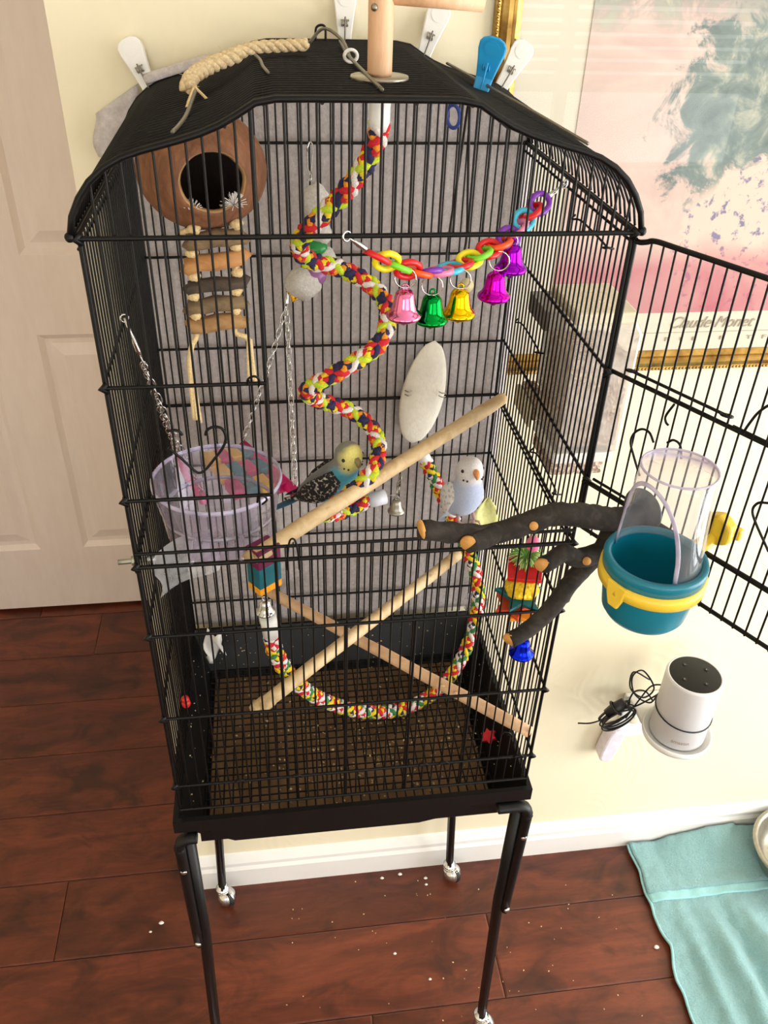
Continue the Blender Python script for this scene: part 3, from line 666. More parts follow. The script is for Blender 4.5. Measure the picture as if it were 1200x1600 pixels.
# tray, grate and paper
ZT = 0.757
def frustum(m, o0, z0, o1, z1):
    a = [(o0[0], o0[2]), (o0[1], o0[2]), (o0[1], o0[3]), (o0[0], o0[3])]; b = [(o1[0], o1[2]), (o1[1], o1[2]), (o1[1], o1[3]), (o1[0], o1[3])]
    m.add([(x, y, z0) for x, y in a]+[(x, y, z1) for x, y in b], [(i, (i+1) % 4, 4+(i+1) % 4, 4+i) for i in range(4)])
tm = MB(); tm.smooth = False
ro = (-.240, .237, -.013, .3515); ri = (-.2335, .2305, -.0065, .3475); bi = (-.203, .198, .040, .306); bo = (-.212, .207, .012, .330)
seq = [(bi, .684), (ri, ZT), (ro, ZT), (ro, ZT-.022), ((-.232, .229, -.004, .348), ZT-.024), (bo, .694), (bo, .676)]
for (a, za), (b, zb) in zip(seq, seq[1:]): frustum(tm, a, za, b, zb)
o_ = len(tm.v); tm.add([(bi[0], bi[2], .684), (bi[1], bi[2], .684), (bi[1], bi[3], .684), (bi[0], bi[3], .684)], [(0, 1, 2, 3)])
tm.add([(bo[0], bo[2], .676), (bo[1], bo[2], .676), (bo[1], bo[3], .676), (bo[0], bo[3], .676)], [(3, 2, 1, 0)])
tr = tm.build('tray', M_black_pl, cage)
MB().prism([(-.20, .735), (.163, .735), (.150, .712), (.085, .697), (-.165, .697), (-.19, .712)], 0, .004, Matrix(((1, 0, 0, 0), (0, 0, 1, -.006), (0, 1, 0, 0), (0, 0, 0, 1)))).build('tray_apron', M_black_pl, tr)
MB().box((bi[0]+.002, bi[2]+.002, .6845), (bi[1]-.002, bi[3]-.002, .6860)).build('paper_liner', M_paper, tr)
gr = part('floor_grate', (0, CD/2, .696))
gx0, gx1, gy0, gy1 = bi[0]-.004, bi[1]+.004, bi[2]-.004, bi[3]+.004
n = 32
for i in range(n+1): x = gx0+(gx1-gx0)*i/n; bar((x, gy0, .6955), (x, gy1, .6955), .00118, gr, name='grate_wire')
n = 21
for i in range(n+1): y = gy0+(gy1-gy0)*i/n; bar((gx0, y, .6972), (gx1, y, .6972), .00118, gr, name='grate_wire')
# husks scattered in the tray
def scatter(name, pts, mat, smin, smax, parent=None):
    m = MB()
    for p in pts:
        s = R_.uniform(smin, smax); Rm = Matrix.Rotation(R_.uniform(0, 6.3), 3, 'Z') @ Matrix.Rotation(R_.uniform(-.5, .5), 3, 'X')
        m.ball(p, s, 5, 3, (1.0, R_.uniform(.45, .9), R_.uniform(.3, .6)), None, Rm)
    return tag(m.build(name, mat, parent), kind='stuff')
pts = []
for i in range(420):
    if R_.random() < .55: x = R_.gauss(.03, .08); y = R_.gauss(.15, .05)
    else: x = R_.uniform(bi[0], bi[1]); y = R_.uniform(bi[2], bi[3])
    if bi[0] < x < bi[1] and bi[2] < y < bi[3]: pts.append((x, y, .6995 if R_.random() < .2 else .688))
tag(scatter('seed_husks', pts, M_husk, .0012, .0028), 'pale seed husks scattered over the cage tray', 'seed husks')
pts = []
for i in range(130):
    u = R_.random(); k = R_.uniform(.2, .95)
    if u < .5: x = R_.uniform(-.2, .2); y = bi[3]+(ri[3]-bi[3])*k; z = .684+(ZT-.684)*k
    elif u < .75: x = bi[1]+(ri[1]-bi[1])*k; y = R_.uniform(.03, .31); z = .684+(ZT-.684)*k
    else: x = bi[0]+(ri[0]-bi[0])*k; y = R_.uniform(.03, .31); z = .684+(ZT-.684)*k
    pts.append((x, y, z+.0005))
tag(scatter('tray_crumbs', pts, M_husk, .0007, .0019), 'tiny pale crumbs stuck on the black tray walls', 'crumbs')

# ------------------------------------------------------------------ rolling stand
st = tag(empty('cage_stand', (0, CD/2, 0)), 'black tubular rolling stand carrying the bird cage', 'stand')
legs = {}
for sx in (-1, 1):
    for fy, yt, yb in ((0, -.012, .0186), (1, .346, .3265)):
        top = Vector((sx*.222, yt, .7225)); mid = Vector((sx*.2365, yt, .703)); kn = Vector((sx*.2375, yt+(yb-yt)*.45, .44)); bot = Vector((sx*.2415, yb, .050))
        wire('upper_leg', [(sx*(.192 if sx > 0 else .212), yt, .7225), (sx*(.205 if sx > 0 else .217), yt, .7225), top, (sx*.2325, yt, .7165), mid, (sx*.2367, yt, .68), kn], .0098, M_black_pl, st, 10, False, 6, 0.75)
        off = Vector((-sx*.010, 0, 0))
        lg = MB().tube([Vector((sx*.226, yt+.012, .700)), Vector((sx*.2275, yt+(yb-yt)*.4+.008, .46)), bot], [.0112, .0112, .0105], 8, flat=.8).build('leg', M_black_pl, st)
        for z, t in ((.655, .12), (.452, .42)):
            bx = sx*.2405; y = yt-.009+(yb-yt)*t
            MB().lathe([(.0052, 0), (.0050, .0015), (.003, .0032), (0, .0036)], 12, orient((sx*.25, -1, 0), (0, 0, 1), (sx*(.2365+(.0005 if t > .3 else 0)), y, z))).build('bolt', M_chrome, st)
        # caster
        cs = bpy.data.objects.new('caster', None); cs.empty_display_size = .01; place(cs, Vector((bot.x, bot.y, 0)), st)
        Mc = Matrix.Translation((bot.x, bot.y, 0))
        MB().lathe([(.0, .062), (.009, .062), (.0095, .052), (.0135, .0515), (.0135, .0475), (.010, .047), (.010, .043), (.0125, .042), (.0125, .039), (0, .038)], 20, Mc).build('swivel_stem', M_chrome, cs)
        wc = Vector((bot.x+.007, bot.y-.004, .0215))
        def hoodf(d): return 1.0
        hm = MB(); hm.ball(wc+Vector((0, 0, .0015)), .0200, 20, 14, (1, 1, 1)); hm.build('wheel_hood', M_chrome, cs)
        MB().lathe([(.0, -.006), (.019, -.006), (.0213, -.003), (.0213, .003), (.019, .006), (0, .006)], 24, orient((.8, .6, 0), (0, 0, 1), wc)).build('wheel', M_dark_wheel, cs)

# fleece sheet pegged behind the cage
fm = MB(); NX, NZ = 40, 80
for j in range(NZ+1):
    for i in range(NX+1):
        u = i/NX; v = j/NZ; x = -.243+.486*u
        zt = min(roof_z(max(-.235, min(.235, x)))-.003+.002*math.sin(x*60), 1.60)
        z = .762+(zt-.762)*v
        y = .3572+.0012*math.sin(x*38+v*3)+.0010*mnoise.noise(Vector((x*25, z*18, 1)))
        fm.v.append((x, y, z))
for j in range(NZ):
    for i in range(NX):
        a = j*(NX+1)+i; fm.f.append((a, a+1, a+NX+2, a+NX+1)); fm.mi.append(0); fm.sm.append(True)
fl_ = tag(empty('fleece_sheet', (0, .3572, .735)), 'grey-white fleece sheet pegged up behind the bird cage', 'sheet')
fm.build('sheet', M_fleece, fl_, solid=.0012)
f2 = MB(); vs = []
for j in range(9):
    for i in range(7):
        u = i/6; v = j/8; x = -.268+.05*u; z = 1.482+.046*v+.030*u*v
        vs.append((x-.004*math.sin(v*5), .3645-.003*math.sin(u*3.2)+.001*math.sin(v*9), z))
f2.add(vs, [(j*7+i, j*7+i+1, j*7+i+8, j*7+i+7) for j in range(8) for i in range(6)]); f2.build('sheet_corner', M_fleece, fl_, solid=.004)
wire('folded_edge', [(-.205, .354, 1.564), (-.18, .353, 1.572), (-.155, .353, 1.579), (-.135, .354, 1.584)], .0055, M_fleece, fl_, 8)

# ------------------------------------------------------------------ on top of the cage
ps = tag(empty('play_stand', (.019, .0898, 1.6045)), 'beech T-perch standing upright on the cage roof', 'perch')
MB().lathe([(.0, 0), (.0245, 0), (.0250, .001), (.0245, .0025), (0, .0025)], 28, Matrix.Translation((.019, .0898, 1.6045))).build('washer', M_steel, ps)
MB().lathe([(.0, .0025), (.0103, .0025), (.0105, .005), (.0105, .118), (.0101, .120), (0, .120)], 24, Matrix.Translation((.019, .0898, 1.6045))).build('upright', M_dowel, ps)
MB().tube([(.024, .0898, 1.6660), (0.1039, 0.0930, 1.6617)], .0075, 16).build('cross_perch', M_dowel, ps)
MB().lathe([(.003, 0), (.0026, .0012), (0, .0014)], 10, orient((-.6, -.8, 0), (1, 0, 0), (.0125, .0813, 1.657))).build('screw', M_steel, ps)

def peg(label, base, up, face, L, wd, mat, spread=.20, group=None, springmat=None):
    """sprung clothes peg: base = the jaws' bite, up = jaws-to-handles, face = flat side's normal"""
    e = tag(empty('clothes_peg', base), label, 'clothes peg', group)
    for sg in (-1, 1):
        up_ = Vector(up).normalized(); fc = Vector(face).normalized(); M0 = orient(fc, up_.cross(fc), base)
        # outline in (across, along): narrow jaws, wide rounded handle
        pr = [(.0, .30), (.10, .30), (.30, .34), (.55, .42), (.75, .50), (.88, .50), (.95, .40), (1.0, .18)]
        ol = [(wd*b, L*a) for a, b in pr]+[(-wd*b, L*a) for a, b in pr[::-1]]
        piv = Matrix.Translation((0, L*.42, 0)); Rx = Matrix.Rotation(sg*spread*.5, 4, 'X')
        Mx = M0 @ piv @ Rx @ piv.inverted() @ Matrix.Translation((0, 0, sg*.0035))
        MB().prism(ol, -.0018, .0018, Mx).build('jaw_arm', mat, e, bevel=.0012)
        ins = [(wd*.30*math.cos(t), L*.80+L*.13*math.sin(t)) for t in [k*math.pi/8 for k in range(16)]]
        MB().prism(ins, .0016 if sg > 0 else -.0024, .0024 if sg > 0 else -.0016, Mx).build('thumb_pad', mat, e)
    Ms = orient(Vector(up).cross(Vector(face)), up, Vector(base)+Vector(up).normalized()*L*.42)
    MB().tube([Ms @ Vector((.0030*math.cos(t*1.0), .0030*math.sin(t), -.004+.008*t/25.2)) for t in [k*.6 for k in range(43)]], .0008, 5).build('spring', springmat or M_steel, e)
    wire('spring_leg', [Vector(base)+Vector(up).normalized()*L*a+Vector(face).normalized()*.0064 for a in (.50, .3, .15, .04)], .0009, springmat or M_zinc, e, 5)
    return e
FC = Vector((-.06, -1, .28))
peg('white clothes peg at the left shoulder of the cage roof', (-.2005, .357, 1.5525), (-.42, 0, 1), FC, .055, .026, M_white_pl, .20, 'white pegs along the cage roof')
peg('white clothes peg directly behind the beech upright', (.014, .358, 1.596), (.02, 0, 1), FC, .060, .024, M_white_pl, .20, 'white pegs along the cage roof')
peg('white clothes peg right of the beech upright', (.1015, .358, 1.586), (.36, 0, 1), FC, .060, .026, M_white_pl, .20, 'white pegs along the cage roof')
peg('white clothes peg at the right, in front of the gilt frame', (.194, .357, 1.556), (.55, 0, 1), FC, .058, .026, M_white_pl, .20, 'white pegs along the cage roof')
peg('sky blue clothes peg on the right slope of the roof', (.1425, .235, 1.574), (.20, -.05, 1), Vector((-.30, -1, .2)), .052, .027, M_blue_peg, .75, None, M_blue_peg)

jr = tag(empty('jute_twine', (-.09, .2, 1.585)), 'hank of pale jute twine lying across the cage roof', 'twine')
jp = catmull([(-.146, .150, 1.586), (-.141, .165, 1.594), (-.125, .19, 1.600), (-.105, .205, 1.606), (-.085, .215, 1.612), (-.06, .222, 1.613), (-.034, .228, 1.614)], 8)
JP = resample(jp, .002); T_, N_, B_ = frames(JP)
for k in range(3):
    MB().tube([JP[i]+(N_[i]*math.cos(i*.5+k*2.09)+B_[i]*math.sin(i*.5+k*2.09))*.0030*(1.25 if i < len(JP)*.55 else 1.0) for i in range(len(JP))], [(.0040 if i < len(JP)*.55 else .0030) for i in range(len(JP))], 6).build('strand', M_jute, jr)
for k in range(26):
    i = R_.randrange(len(JP)); d = Vector((R_.uniform(-1, 1), R_.uniform(-1, .3), R_.uniform(-.2, 1)))*R_.uniform(.006, .013)
    MB().tube([JP[i], JP[i]+d*.5+Vector((0, 0, .002)), JP[i]+d], .00022, 4).build('fibre', M_jute, jr)

rg = ring((.072, .030, 1.586), .0085, .0016, (1, .5, 0), 24).build('blue_ring', simple('royal_blue_plastic', (40, 66, 150), .35))
tag(rg, 'small dark blue plastic ring hanging inside the roof', 'ring')
sc_ = tag(empty('black_cord', (0.1143, 0.2000, 1.4015)), 'thin black cord hanging in a loop below the blue peg', 'cord')
wire('cord_strand', [(0.1149, 0.1600, 1.5809), (0.1149, 0.1700, 1.5625), (0.1153, 0.1900, 1.4986), (0.1123, 0.2000, 1.4298), (0.1122, 0.2000, 1.4016)], .0014, M_cable, sc_)
wire('cord_strand', [(0.1149, 0.1600, 1.5809), (0.1185, 0.1700, 1.5511), (0.1272, 0.1900, 1.4858), (0.1321, 0.2000, 1.4295), (0.1233, 0.2000, 1.3978), (0.1122, 0.2000, 1.4016)], .0014, M_cable, sc_)

# ------------------------------------------------------------------ coconut house and its ladder
cc = Vector((-0.1392, 0.1450, 1.5193)); CR = .0605
hole_d = (Vector((-0.1268, 0.0920, 1.5198))-cc).normalized()
co = tag(empty('coconut_house', cc-Vector((0, 0, CR))), 'brown coconut shell nest with a round doorway', 'bird house')
def coco(rad, flip):
    m = MB(); n, k = 40, 26; Mx = orient(hole_d, (1, 0, 0), cc); a0 = math.asin(.030/CR)
    vs = []; fs = []
    for i in range(k+1):
        ph = a0+(math.pi-a0)*i/k
        for j in range(n):
            a = 2*math.pi*j/n; d = Vector((math.sin(ph)*math.cos(a), math.sin(ph)*math.sin(a), math.cos(ph)))
            w = Mx.to_3x3() @ d; r = rad*(1+.012*mnoise.noise(w*3))*(1.0 if abs(w.z) < 2 else 1)
            if i == 0: r *= 1+.01*math.sin(a*7)
            vs.append(cc+Vector((w.x*r, w.y*r, w.z*r*.88)))
    for i in range(k):
        for j in range(n):
            q = (i*n+j, (i+1)*n+j, (i+1)*n+(j+1) % n, i*n+(j+1) % n); fs.append(q if not flip else q[::-1])
    return vs, fs
vo, fo = coco(CR, False); vi, fi = coco(CR-.005, True); n = 40
m = MB(); m.add(vo, fo); m.cur = 1; m.add(vi, fi); m.cur = 2
base = 0; b2 = len(vo)
m.f += [(j, (j+1) % n, b2+(j+1) % n, b2+j) for j in range(n)]; m.mi += [2]*n; m.sm += [True]*n
m.build('shell', [M_coco, M_coco_in, M_lad[0]], co)
for k in range(3):
    a = k*2.1; wire('hanging_cord', [cc+Vector((.02*math.cos(a), .02*math.sin(a), CR*.82)), cc+Vector((.008*math.cos(a), .008*math.sin(a), CR*.82+.012)), cc+Vector((0, 0, CR*.82+.020))], .0013, M_rope_n, co, 5)
tf = MB(); p0 = cc+hole_d*(CR*.80)+Vector((.018, 0, -.021))
for k in range(60):
    d = Vector((R_.gauss(0, .5), R_.gauss(-.3, .4), abs(R_.gauss(.6, .5)))).normalized(); tf.tube([p0, p0+d*.007, p0+d*.013+Vector((0, 0, -.001))], .00028, 4)
tag(tf.build('cotton_tuft', M_fluff, co), kind='stuff')
tf = MB(); p0 = cc+hole_d*(CR*.82)+Vector((-.020, 0, -.024))
for k in range(30):
    d = Vector((R_.gauss(0, .8), R_.gauss(-.3, .4), abs(R_.gauss(.4, .3)))).normalized(); tf.tube([p0, p0+d*.005, p0+d*.010], .00028, 4)
tag(tf.build('cotton_tuft', M_fluff, co), kind='stuff')

la = tag(empty('rope_ladder', (-0.1404, 0.1100, 1.3151)), 'rustic stick ladder on sisal ropes hanging below the coconut', 'ladder')
rg_l = [((-0.1565, 0.1100, 1.4625), (-0.1018, 0.1150, 1.4664), 1, .0088), ((-0.1612, 0.1100, 1.4395), (-0.1031, 0.1150, 1.4462), 3, .0085), ((-0.1610, 0.1100, 1.4188), (-0.1034, 0.1150, 1.4217), 2, .0072), ((-0.1631, 0.1100, 1.3982), (-0.1065, 0.1150, 1.4023), 1, .0082), ((-0.1626, 0.1100, 1.3790), (-0.1090, 0.1150, 1.3830), 0, .0086)]
for a, b, mi, r in rg_l:
    a = Vector(a); b = Vector(b); P = [a.lerp(b, t) for t in (0, .02, .25, .5, .75, .98, 1)]
    P = [p+Vector((0, 0, .0012*math.sin(i*2.3+mi))) for i, p in enumerate(P)]
    MB().tube(P, [r*.85, r, r*.97, r*1.04, r*.96, r, r*.85], 10).build('rung', M_lad[mi], la)
for side, t in ((0, .14), (1, .86)):
    P = [cc+Vector((-.022+.05*side, -.030, -CR*.82))]
    for i, (a, b, mi, r) in enumerate(rg_l):
        c = Vector(a).lerp(Vector(b), t); P += [c+Vector((.002, -.004, r+.003)), c+Vector((0, .004, 0)), c+Vector((-.002, -.003, -r-.003))]
    P += ([(-0.1617, 0.1050, 1.3608), (-0.1663, 0.1050, 1.3400), (-0.1653, 0.1050, 1.3112), (-0.1646, 0.1050, 1.2775)] if side == 0 else [(-0.1058, 0.1100, 1.3639), (-0.1052, 0.1100, 1.3428), (-0.1046, 0.1100, 1.3197)])
    MB().tube(resample(catmull(P, 6), .003), .0028, 6).build('side_rope', M_rope_n, la)
    for i, (a, b, mi, r) in enumerate(rg_l):
        c = Vector(a).lerp(Vector(b), t)
        MB().ball(c+Vector((0, -.002, r+.0035)), .0058, 8, 6, (1.15, 1, .8), lambda d: 1+.2*mnoise.noise(d*4)).build('knot', M_rope_n, la)
    end = P[-1]
    for q in range(2): wire('frayed_end', [Vector(P[-3])+Vector((.002*q, 0, 0)), Vector(P[-2])+Vector((.004*q-.002, -.001, 0)), Vector(end)+Vector((.006*q-.003, 0, -.004*q))], .0022, M_rope_n, la, 5)

# ------------------------------------------------------------------ rope perches
sp = tag(empty('spiral_rope_perch', (.01, .13, 1.12)), 'multicolour spiral cotton rope perch coiling down from the roof', 'rope perch')
s_pts = [(0.0199, 0.0900, 1.5710), (0.0181, 0.0950, 1.5544), (0.0088, 0.1000, 1.5329), (-0.0106, 0.1100, 1.5041), (-0.0372, 0.1200, 1.4750), (-0.0501, 0.1450, 1.4490), (-0.0401, 0.1750, 1.4222), (0.0001, 0.1900, 1.4048), (0.0323, 0.1780, 1.3873), (0.0423, 0.1500, 1.3700), (0.0277, 0.1220, 1.3477), (-0.0071, 0.1100, 1.3289), (-0.0391, 0.1200, 1.3050), (-0.0464, 0.1450, 1.2834), (-0.0289, 0.1780, 1.2553), (0.0044, 0.1900, 1.2358), (0.0301, 0.1770, 1.2185), (0.0363, 0.1500, 1.2041), (0.0241, 0.1220, 1.1903), (0.0015, 0.1180, 1.1685), (-0.0205, 0.1250, 1.1423), (-0.0280, 0.1500, 1.1141), (-0.0048, 0.1720, 1.1011), (0.0292, 0.1850, 1.1069)]
braid(sp, s_pts, .0082, ['red', 'yellow', 'navy', 'white', 'lime', 'orange', 'red', 'navy'])
MB().tube([Vector(s_pts[0])+Vector((.001, .002, .034)), s_pts[0], Vector(s_pts[0]).lerp(Vector(s_pts[1]), .3)], .0092, 16).build('end_cap', M_white_pl, sp)
MB().tube([s_pts[-1], Vector(s_pts[-1]).lerp(Vector((0.0515, 0.1920, 1.1077)), .5), (0.0515, 0.1920, 1.1077)], .0098, 16).build('end_cap', simple('grey_white_cap', (206, 208, 216), .4), sp)

u = tag(empty('looped_rope_perch', (0.0580, 0.1650, 0.7330)), 'multicolour rope perch hanging in a wide loop above the tray', 'rope perch')
u_pts = [(-0.1000, 0.0360, 1.0308), (-0.0978, 0.0450, 0.9941), (-0.0847, 0.0700, 0.9294), (-0.0587, 0.1000, 0.8596), (-0.0221, 0.1300, 0.7974), (0.0274, 0.1550, 0.7477), (0.0853, 0.1800, 0.7173), (0.1398, 0.2050, 0.7185), (0.1793, 0.2250, 0.7507), (0.2046, 0.2450, 0.8050), (0.2139, 0.2620, 0.8554), (0.2109, 0.2780, 0.8936), (0.1970, 0.2950, 0.9336), (0.1774, 0.3120, 0.9743), (0.1572, 0.3250, 1.0167), (0.1387, 0.3320, 1.0549), (0.1304, 0.3340, 1.0728)]
braid(u, u_pts, .0088, ['red', 'yellow', 'navy', 'white', 'green', 'white', 'red', 'yellow'])
MB().tube([(-0.1031, 0.0340, 1.0588), (-0.1022, 0.0340, 1.0488), (-0.1002, 0.0360, 1.0268)], .0098, 16).build('end_cap', M_white_pl, u)
MB().tube([(0.1224, 0.3420, 1.0879), (0.1270, 0.3380, 1.0793), (0.1325, 0.3330, 1.0668)], .0100, 16).build('end_cap', M_white_pl, u)

# ------------------------------------------------------------------ wooden perches
def stick(name, label, a, b, r, mat, notch=None):
    a = Vector(a); b = Vector(b); e = tag(empty(name, (a+b)/2-Vector((0, 0, r))), label, 'perch')
    n = 14; P = [a.lerp(b, i/n)+Vector((0, 0, .0016*mnoise.noise(Vector((i*.5, len(label), 0))))) for i in range(n+1)]
    rr = [r*(1+.06*mnoise.noise(Vector((i*.9, len(label)*2, 3)))) for i in range(n+1)]; rr[0] *= .9; rr[-1] *= .9
    MB().tube(P, rr, 14).build('stick', mat, e)
    if notch is not None:
        d = (a-b).normalized()
        for sgn in (-1, 1):
            q = a+Vector(notch)*.0055*sgn; MB().tube([q-d*.012, q+d*.004, q+d*.0075], [.0068, .0066, .0052], 8).build('notched_end', mat, e)
    for k in range(3):
        t = R_.uniform(.15, .85); p = a.lerp(b, t); MB().ball(p+Vector((R_.uniform(-.3, .3)*r, -r*.55, r*.72)), .0034, 8, 6, (1.3, 1, .5)).build('knot', mat, e)
    return e
stick('long_perch', 'long pale wooden perch slanting across the open front', (-0.1118, 0.0140, 1.1613), (.222, .288, 1.1925), .0090, M_perch, (1, 0, 0))
stick('lower_perch', 'lower pale perch rising from the front left, upper of the crossed pair', (-0.1175, 0.0140, 0.9323), (.2047, .340, .896), .0088, M_perch, (1, 0, 0))
stick('lower_perch', 'pinkish perch crossing underneath, ending at the front right corner', (-.112, .338, .842), (0.2250, 0.0040, 0.8540), .0085, M_perch2)

# ------------------------------------------------------------------ plastic chain with bells
ch = tag(empty('bell_chain', (0.0637, 0.0500, 1.4481)), 'rainbow plastic chain strung with coloured bells across the cage mouth', 'bird toy')
CC = {'red': (214, 24, 30), 'yellow': (246, 226, 30), 'lime': (122, 214, 42), 'orange': (250, 84, 20), 'purple': (120, 40, 170), 'pink': (236, 130, 172), 'sky': (66, 184, 216)}
order = ['red', 'yellow', 'lime', 'red', 'orange', 'purple', 'pink', 'sky', 'red', 'yellow', 'lime', 'red', 'orange', 'purple', 'pink', 'sky', 'red', 'purple']
cpts = catmull([(0.0060, 0.0100, 1.4815), (0.0251, 0.0250, 1.4679), (0.0430, 0.0350, 1.4584), (0.0620, 0.0480, 1.4506), (0.0840, 0.0620, 1.4490), (0.1060, 0.0800, 1.4505), (0.1277, 0.0950, 1.4558), (0.1501, 0.1100, 1.4601), (0.1639, 0.1220, 1.4682), (0.1768, 0.1350, 1.4769), (0.1968, 0.1500, 1.4883)], 6)
Lc = sum((cpts[i+1]-cpts[i]).length for i in range(len(cpts)-1))
chain(ch, cpts, Lc/18.0, .0185, .0031, [simple('chain_plastic_'+c, CC[c], .35, 0, .05) for c in order], 'chain_link', 1.75)
def clip(parent, a, b):
    a = Vector(a); b = Vector(b); d = (b-a)
    MB().tube([a+d*t for t in (0, .35, .5, .8, 1)], [.0012, .0018, .0026, .0026, .0016], 8).build('snap_clip', M_chrome, parent)
    ring(a, .0040, .0009, d.cross(Vector((0, 0, 1))), 14).build('clip_hook', M_chrome, parent)
clip(ch, (-0.0171, -0.0030, 1.5009), (0.0030, 0.0080, 1.4844)); clip(ch, (.2265, .178, 1.4965), (0.1987, 0.1520, 1.4884))
def bell(parent, c, r, h, mat, ringc=None, ringr=.009, clapper=True, tilt=(0, 0, 1)):
    c = Vector(c); Mx = orient(tilt, (1, 0, 0), c); o = MB().lathe(bell_prof(r, h), 28, Mx).build('bell', mat, parent)
    ring(Mx @ Vector((0, 0, h+.0022)), .0026, .0009, (0, 1, 0), 12).build('bell_loop', mat, o)
    if clapper: MB().ball(Mx @ Vector((0, 0, -.001)), r*.30, 10, 8, (1, 1, 1.2)).build('clapper', mat, o)
    if ringc is not None: ring(ringc, ringr, .0008, (.25, 1, .1), 22).build('split_ring', M_chrome, o)
    return o
for px, mat in ((((0.0397, 0.0350, 1.4133), (0.0388, 0.0320, 1.4525)), glossy_metal('bell_pink', (236, 130, 182))), (((0.0683, 0.0500, 1.4026), (0.0667, 0.0470, 1.4394)), glossy_metal('bell_green', (8, 140, 52))),
                (((0.0984, 0.0660, 1.4012), (0.0966, 0.0630, 1.4392)), glossy_metal('bell_yellow', (240, 196, 16))), (((0.1399, 0.0950, 1.4067), (0.1411, 0.0930, 1.4456)), glossy_metal('bell_magenta', (206, 16, 196))), (((0.1577, 0.1080, 1.4300), (0.1554, 0.1080, 1.4607)), glossy_metal('bell_purple', (158, 20, 206)))):
    bell(ch, px[0], .0166, .0275, mat, px[1], .0098 if px[0][1] < .1 else .006)
MB().lathe([(.007, 0), (.007, .001), (0, .001)], 18, orient((.1, -1, .2), (1, 0, 0), (0.1045, 0.0680, 1.4311))).build('tag_disc', simple('aged_disc', (190, 176, 130), .5), ch)

# ------------------------------------------------------------------ cuttlebone
cb = tag(empty('cuttlebone', (.1113, .335, 1.10)), 'white oval cuttlebone clipped to the back bars', 'cuttlebone')
A = Vector((.134, .338, 1.256)); B = Vector((.1105, .338, 1.099)); dd_ = (A-B); Lb = dd_.length; zc = dd_.normalized(); xc = Vector((1, 0, 0)); xc = (xc-zc*xc.dot(zc)).normalized(); yc = zc.cross(xc)
m = MB(); vs = []; NS, NT_ = 24, 16
for i in range(NS+1):
    t = i/NS; wv = .0300*(max(0.0, math.sin(math.pi*(t**.92)))**.50)+.0005; dv = .009*(max(0.0, math.sin(math.pi*t))**.7)+.0003
    for k in range(NT_):
        a = 2*math.pi*k/NT_; vs.append(B+dd_*t+xc*(wv*math.cos(a))+yc*(dv*math.sin(a)*(1.0 if math.sin(a)*yc.y < 0 else .4)))
m.add(vs, [(i*NT_+k, i*NT_+(k+1) % NT_, (i+1)*NT_+(k+1) % NT_, (i+1)*NT_+k) for i in range(NS) for k in range(NT_)]+[tuple(range(NT_))[::-1], tuple(NS*NT_+k for k in range(NT_))])
m.build('bone', simple('cuttlebone_white', (232, 226, 212), .9, 0, .06, 60, .4, .002), cb)
for px in ((0.0995, 0.3260, 1.1848), (0.1470, 0.3260, 1.1811)):
    p = Vector(px)
    for s in (-.003, .003): wire('holder_clip', [p+Vector((-.004, .004, s)), p+Vector((0, -.001, s)), p+Vector((.005, .001, s))], .0008, M_steel, cb, 5)

# ------------------------------------------------------------------ pumice kebab on a hook
pk = tag(empty('pumice_kebab', (-0.0454, 0.2700, 1.3453)), 'pumice stones and beads threaded on a hook behind the rope coil', 'bird toy')
wire('hook', [(-0.0307, 0.3350, 1.4975), (-0.0274, 0.3380, 1.5038), (-0.0241, 0.3350, 1.4989), (-0.0268, 0.3200, 1.4800), (-0.0287, 0.3150, 1.4756), (-0.0312, 0.3200, 1.4800), (-0.0307, 0.3350, 1.4975)], .0010, M_chrome, pk, 5, False, 4)
chain(pk, [Vector((-0.0287, 0.3150, 1.4756)), Vector((-0.0298, 0.3000, 1.4639))], .008, .005, .0007, [M_chrome])
lump = lambda s: (lambda d: 1+.16*mnoise.noise(d*2+Vector((s, 0, 0))))
MB().ball((-0.0242, 0.2900, 1.4489), .017, 18, 12, (1, .8, 1.25), lump(1)).build('stone', M_stone, pk)
MB().ball((-0.0207, 0.2850, 1.4158), .014, 18, 12, (1, .8, 1.1), lump(9)).build('stone', M_stone, pk)
MB().ball((-0.0271, 0.2800, 1.4011), .0125, 16, 10, (1.2, 1, .75)).build('bead', simple('bead_green', (28, 130, 60), .3), pk)
MB().ball((-0.0154, 0.2800, 1.3875), .013, 18, 12, (1, .8, 1.1), lump(3)).build('stone', M_stone, pk)
MB().ball((-0.0297, 0.2720, 1.3714), .014, 16, 10, (1.1, 1, .9)).build('bead', simple('bead_mauve', (138, 84, 138), .3), pk)
MB().ball((-0.0421, 0.2680, 1.3623), .0185, 20, 12, (1.15, .9, 1.0), lump(5)).build('stone', M_stone, pk)
bell(pk, (-0.0517, 0.2650, 1.3458), .0060, .008, M_gold_bell, None, .009, False, (-.6, 0, .8))
wire('thread', [(-0.0298, 0.3000, 1.4639), (-0.0236, 0.2900, 1.4397), (-0.0212, 0.2800, 1.4026), (-0.0319, 0.2720, 1.3715), (-0.0500, 0.2660, 1.3508)], .0008, M_steel, pk, 5)

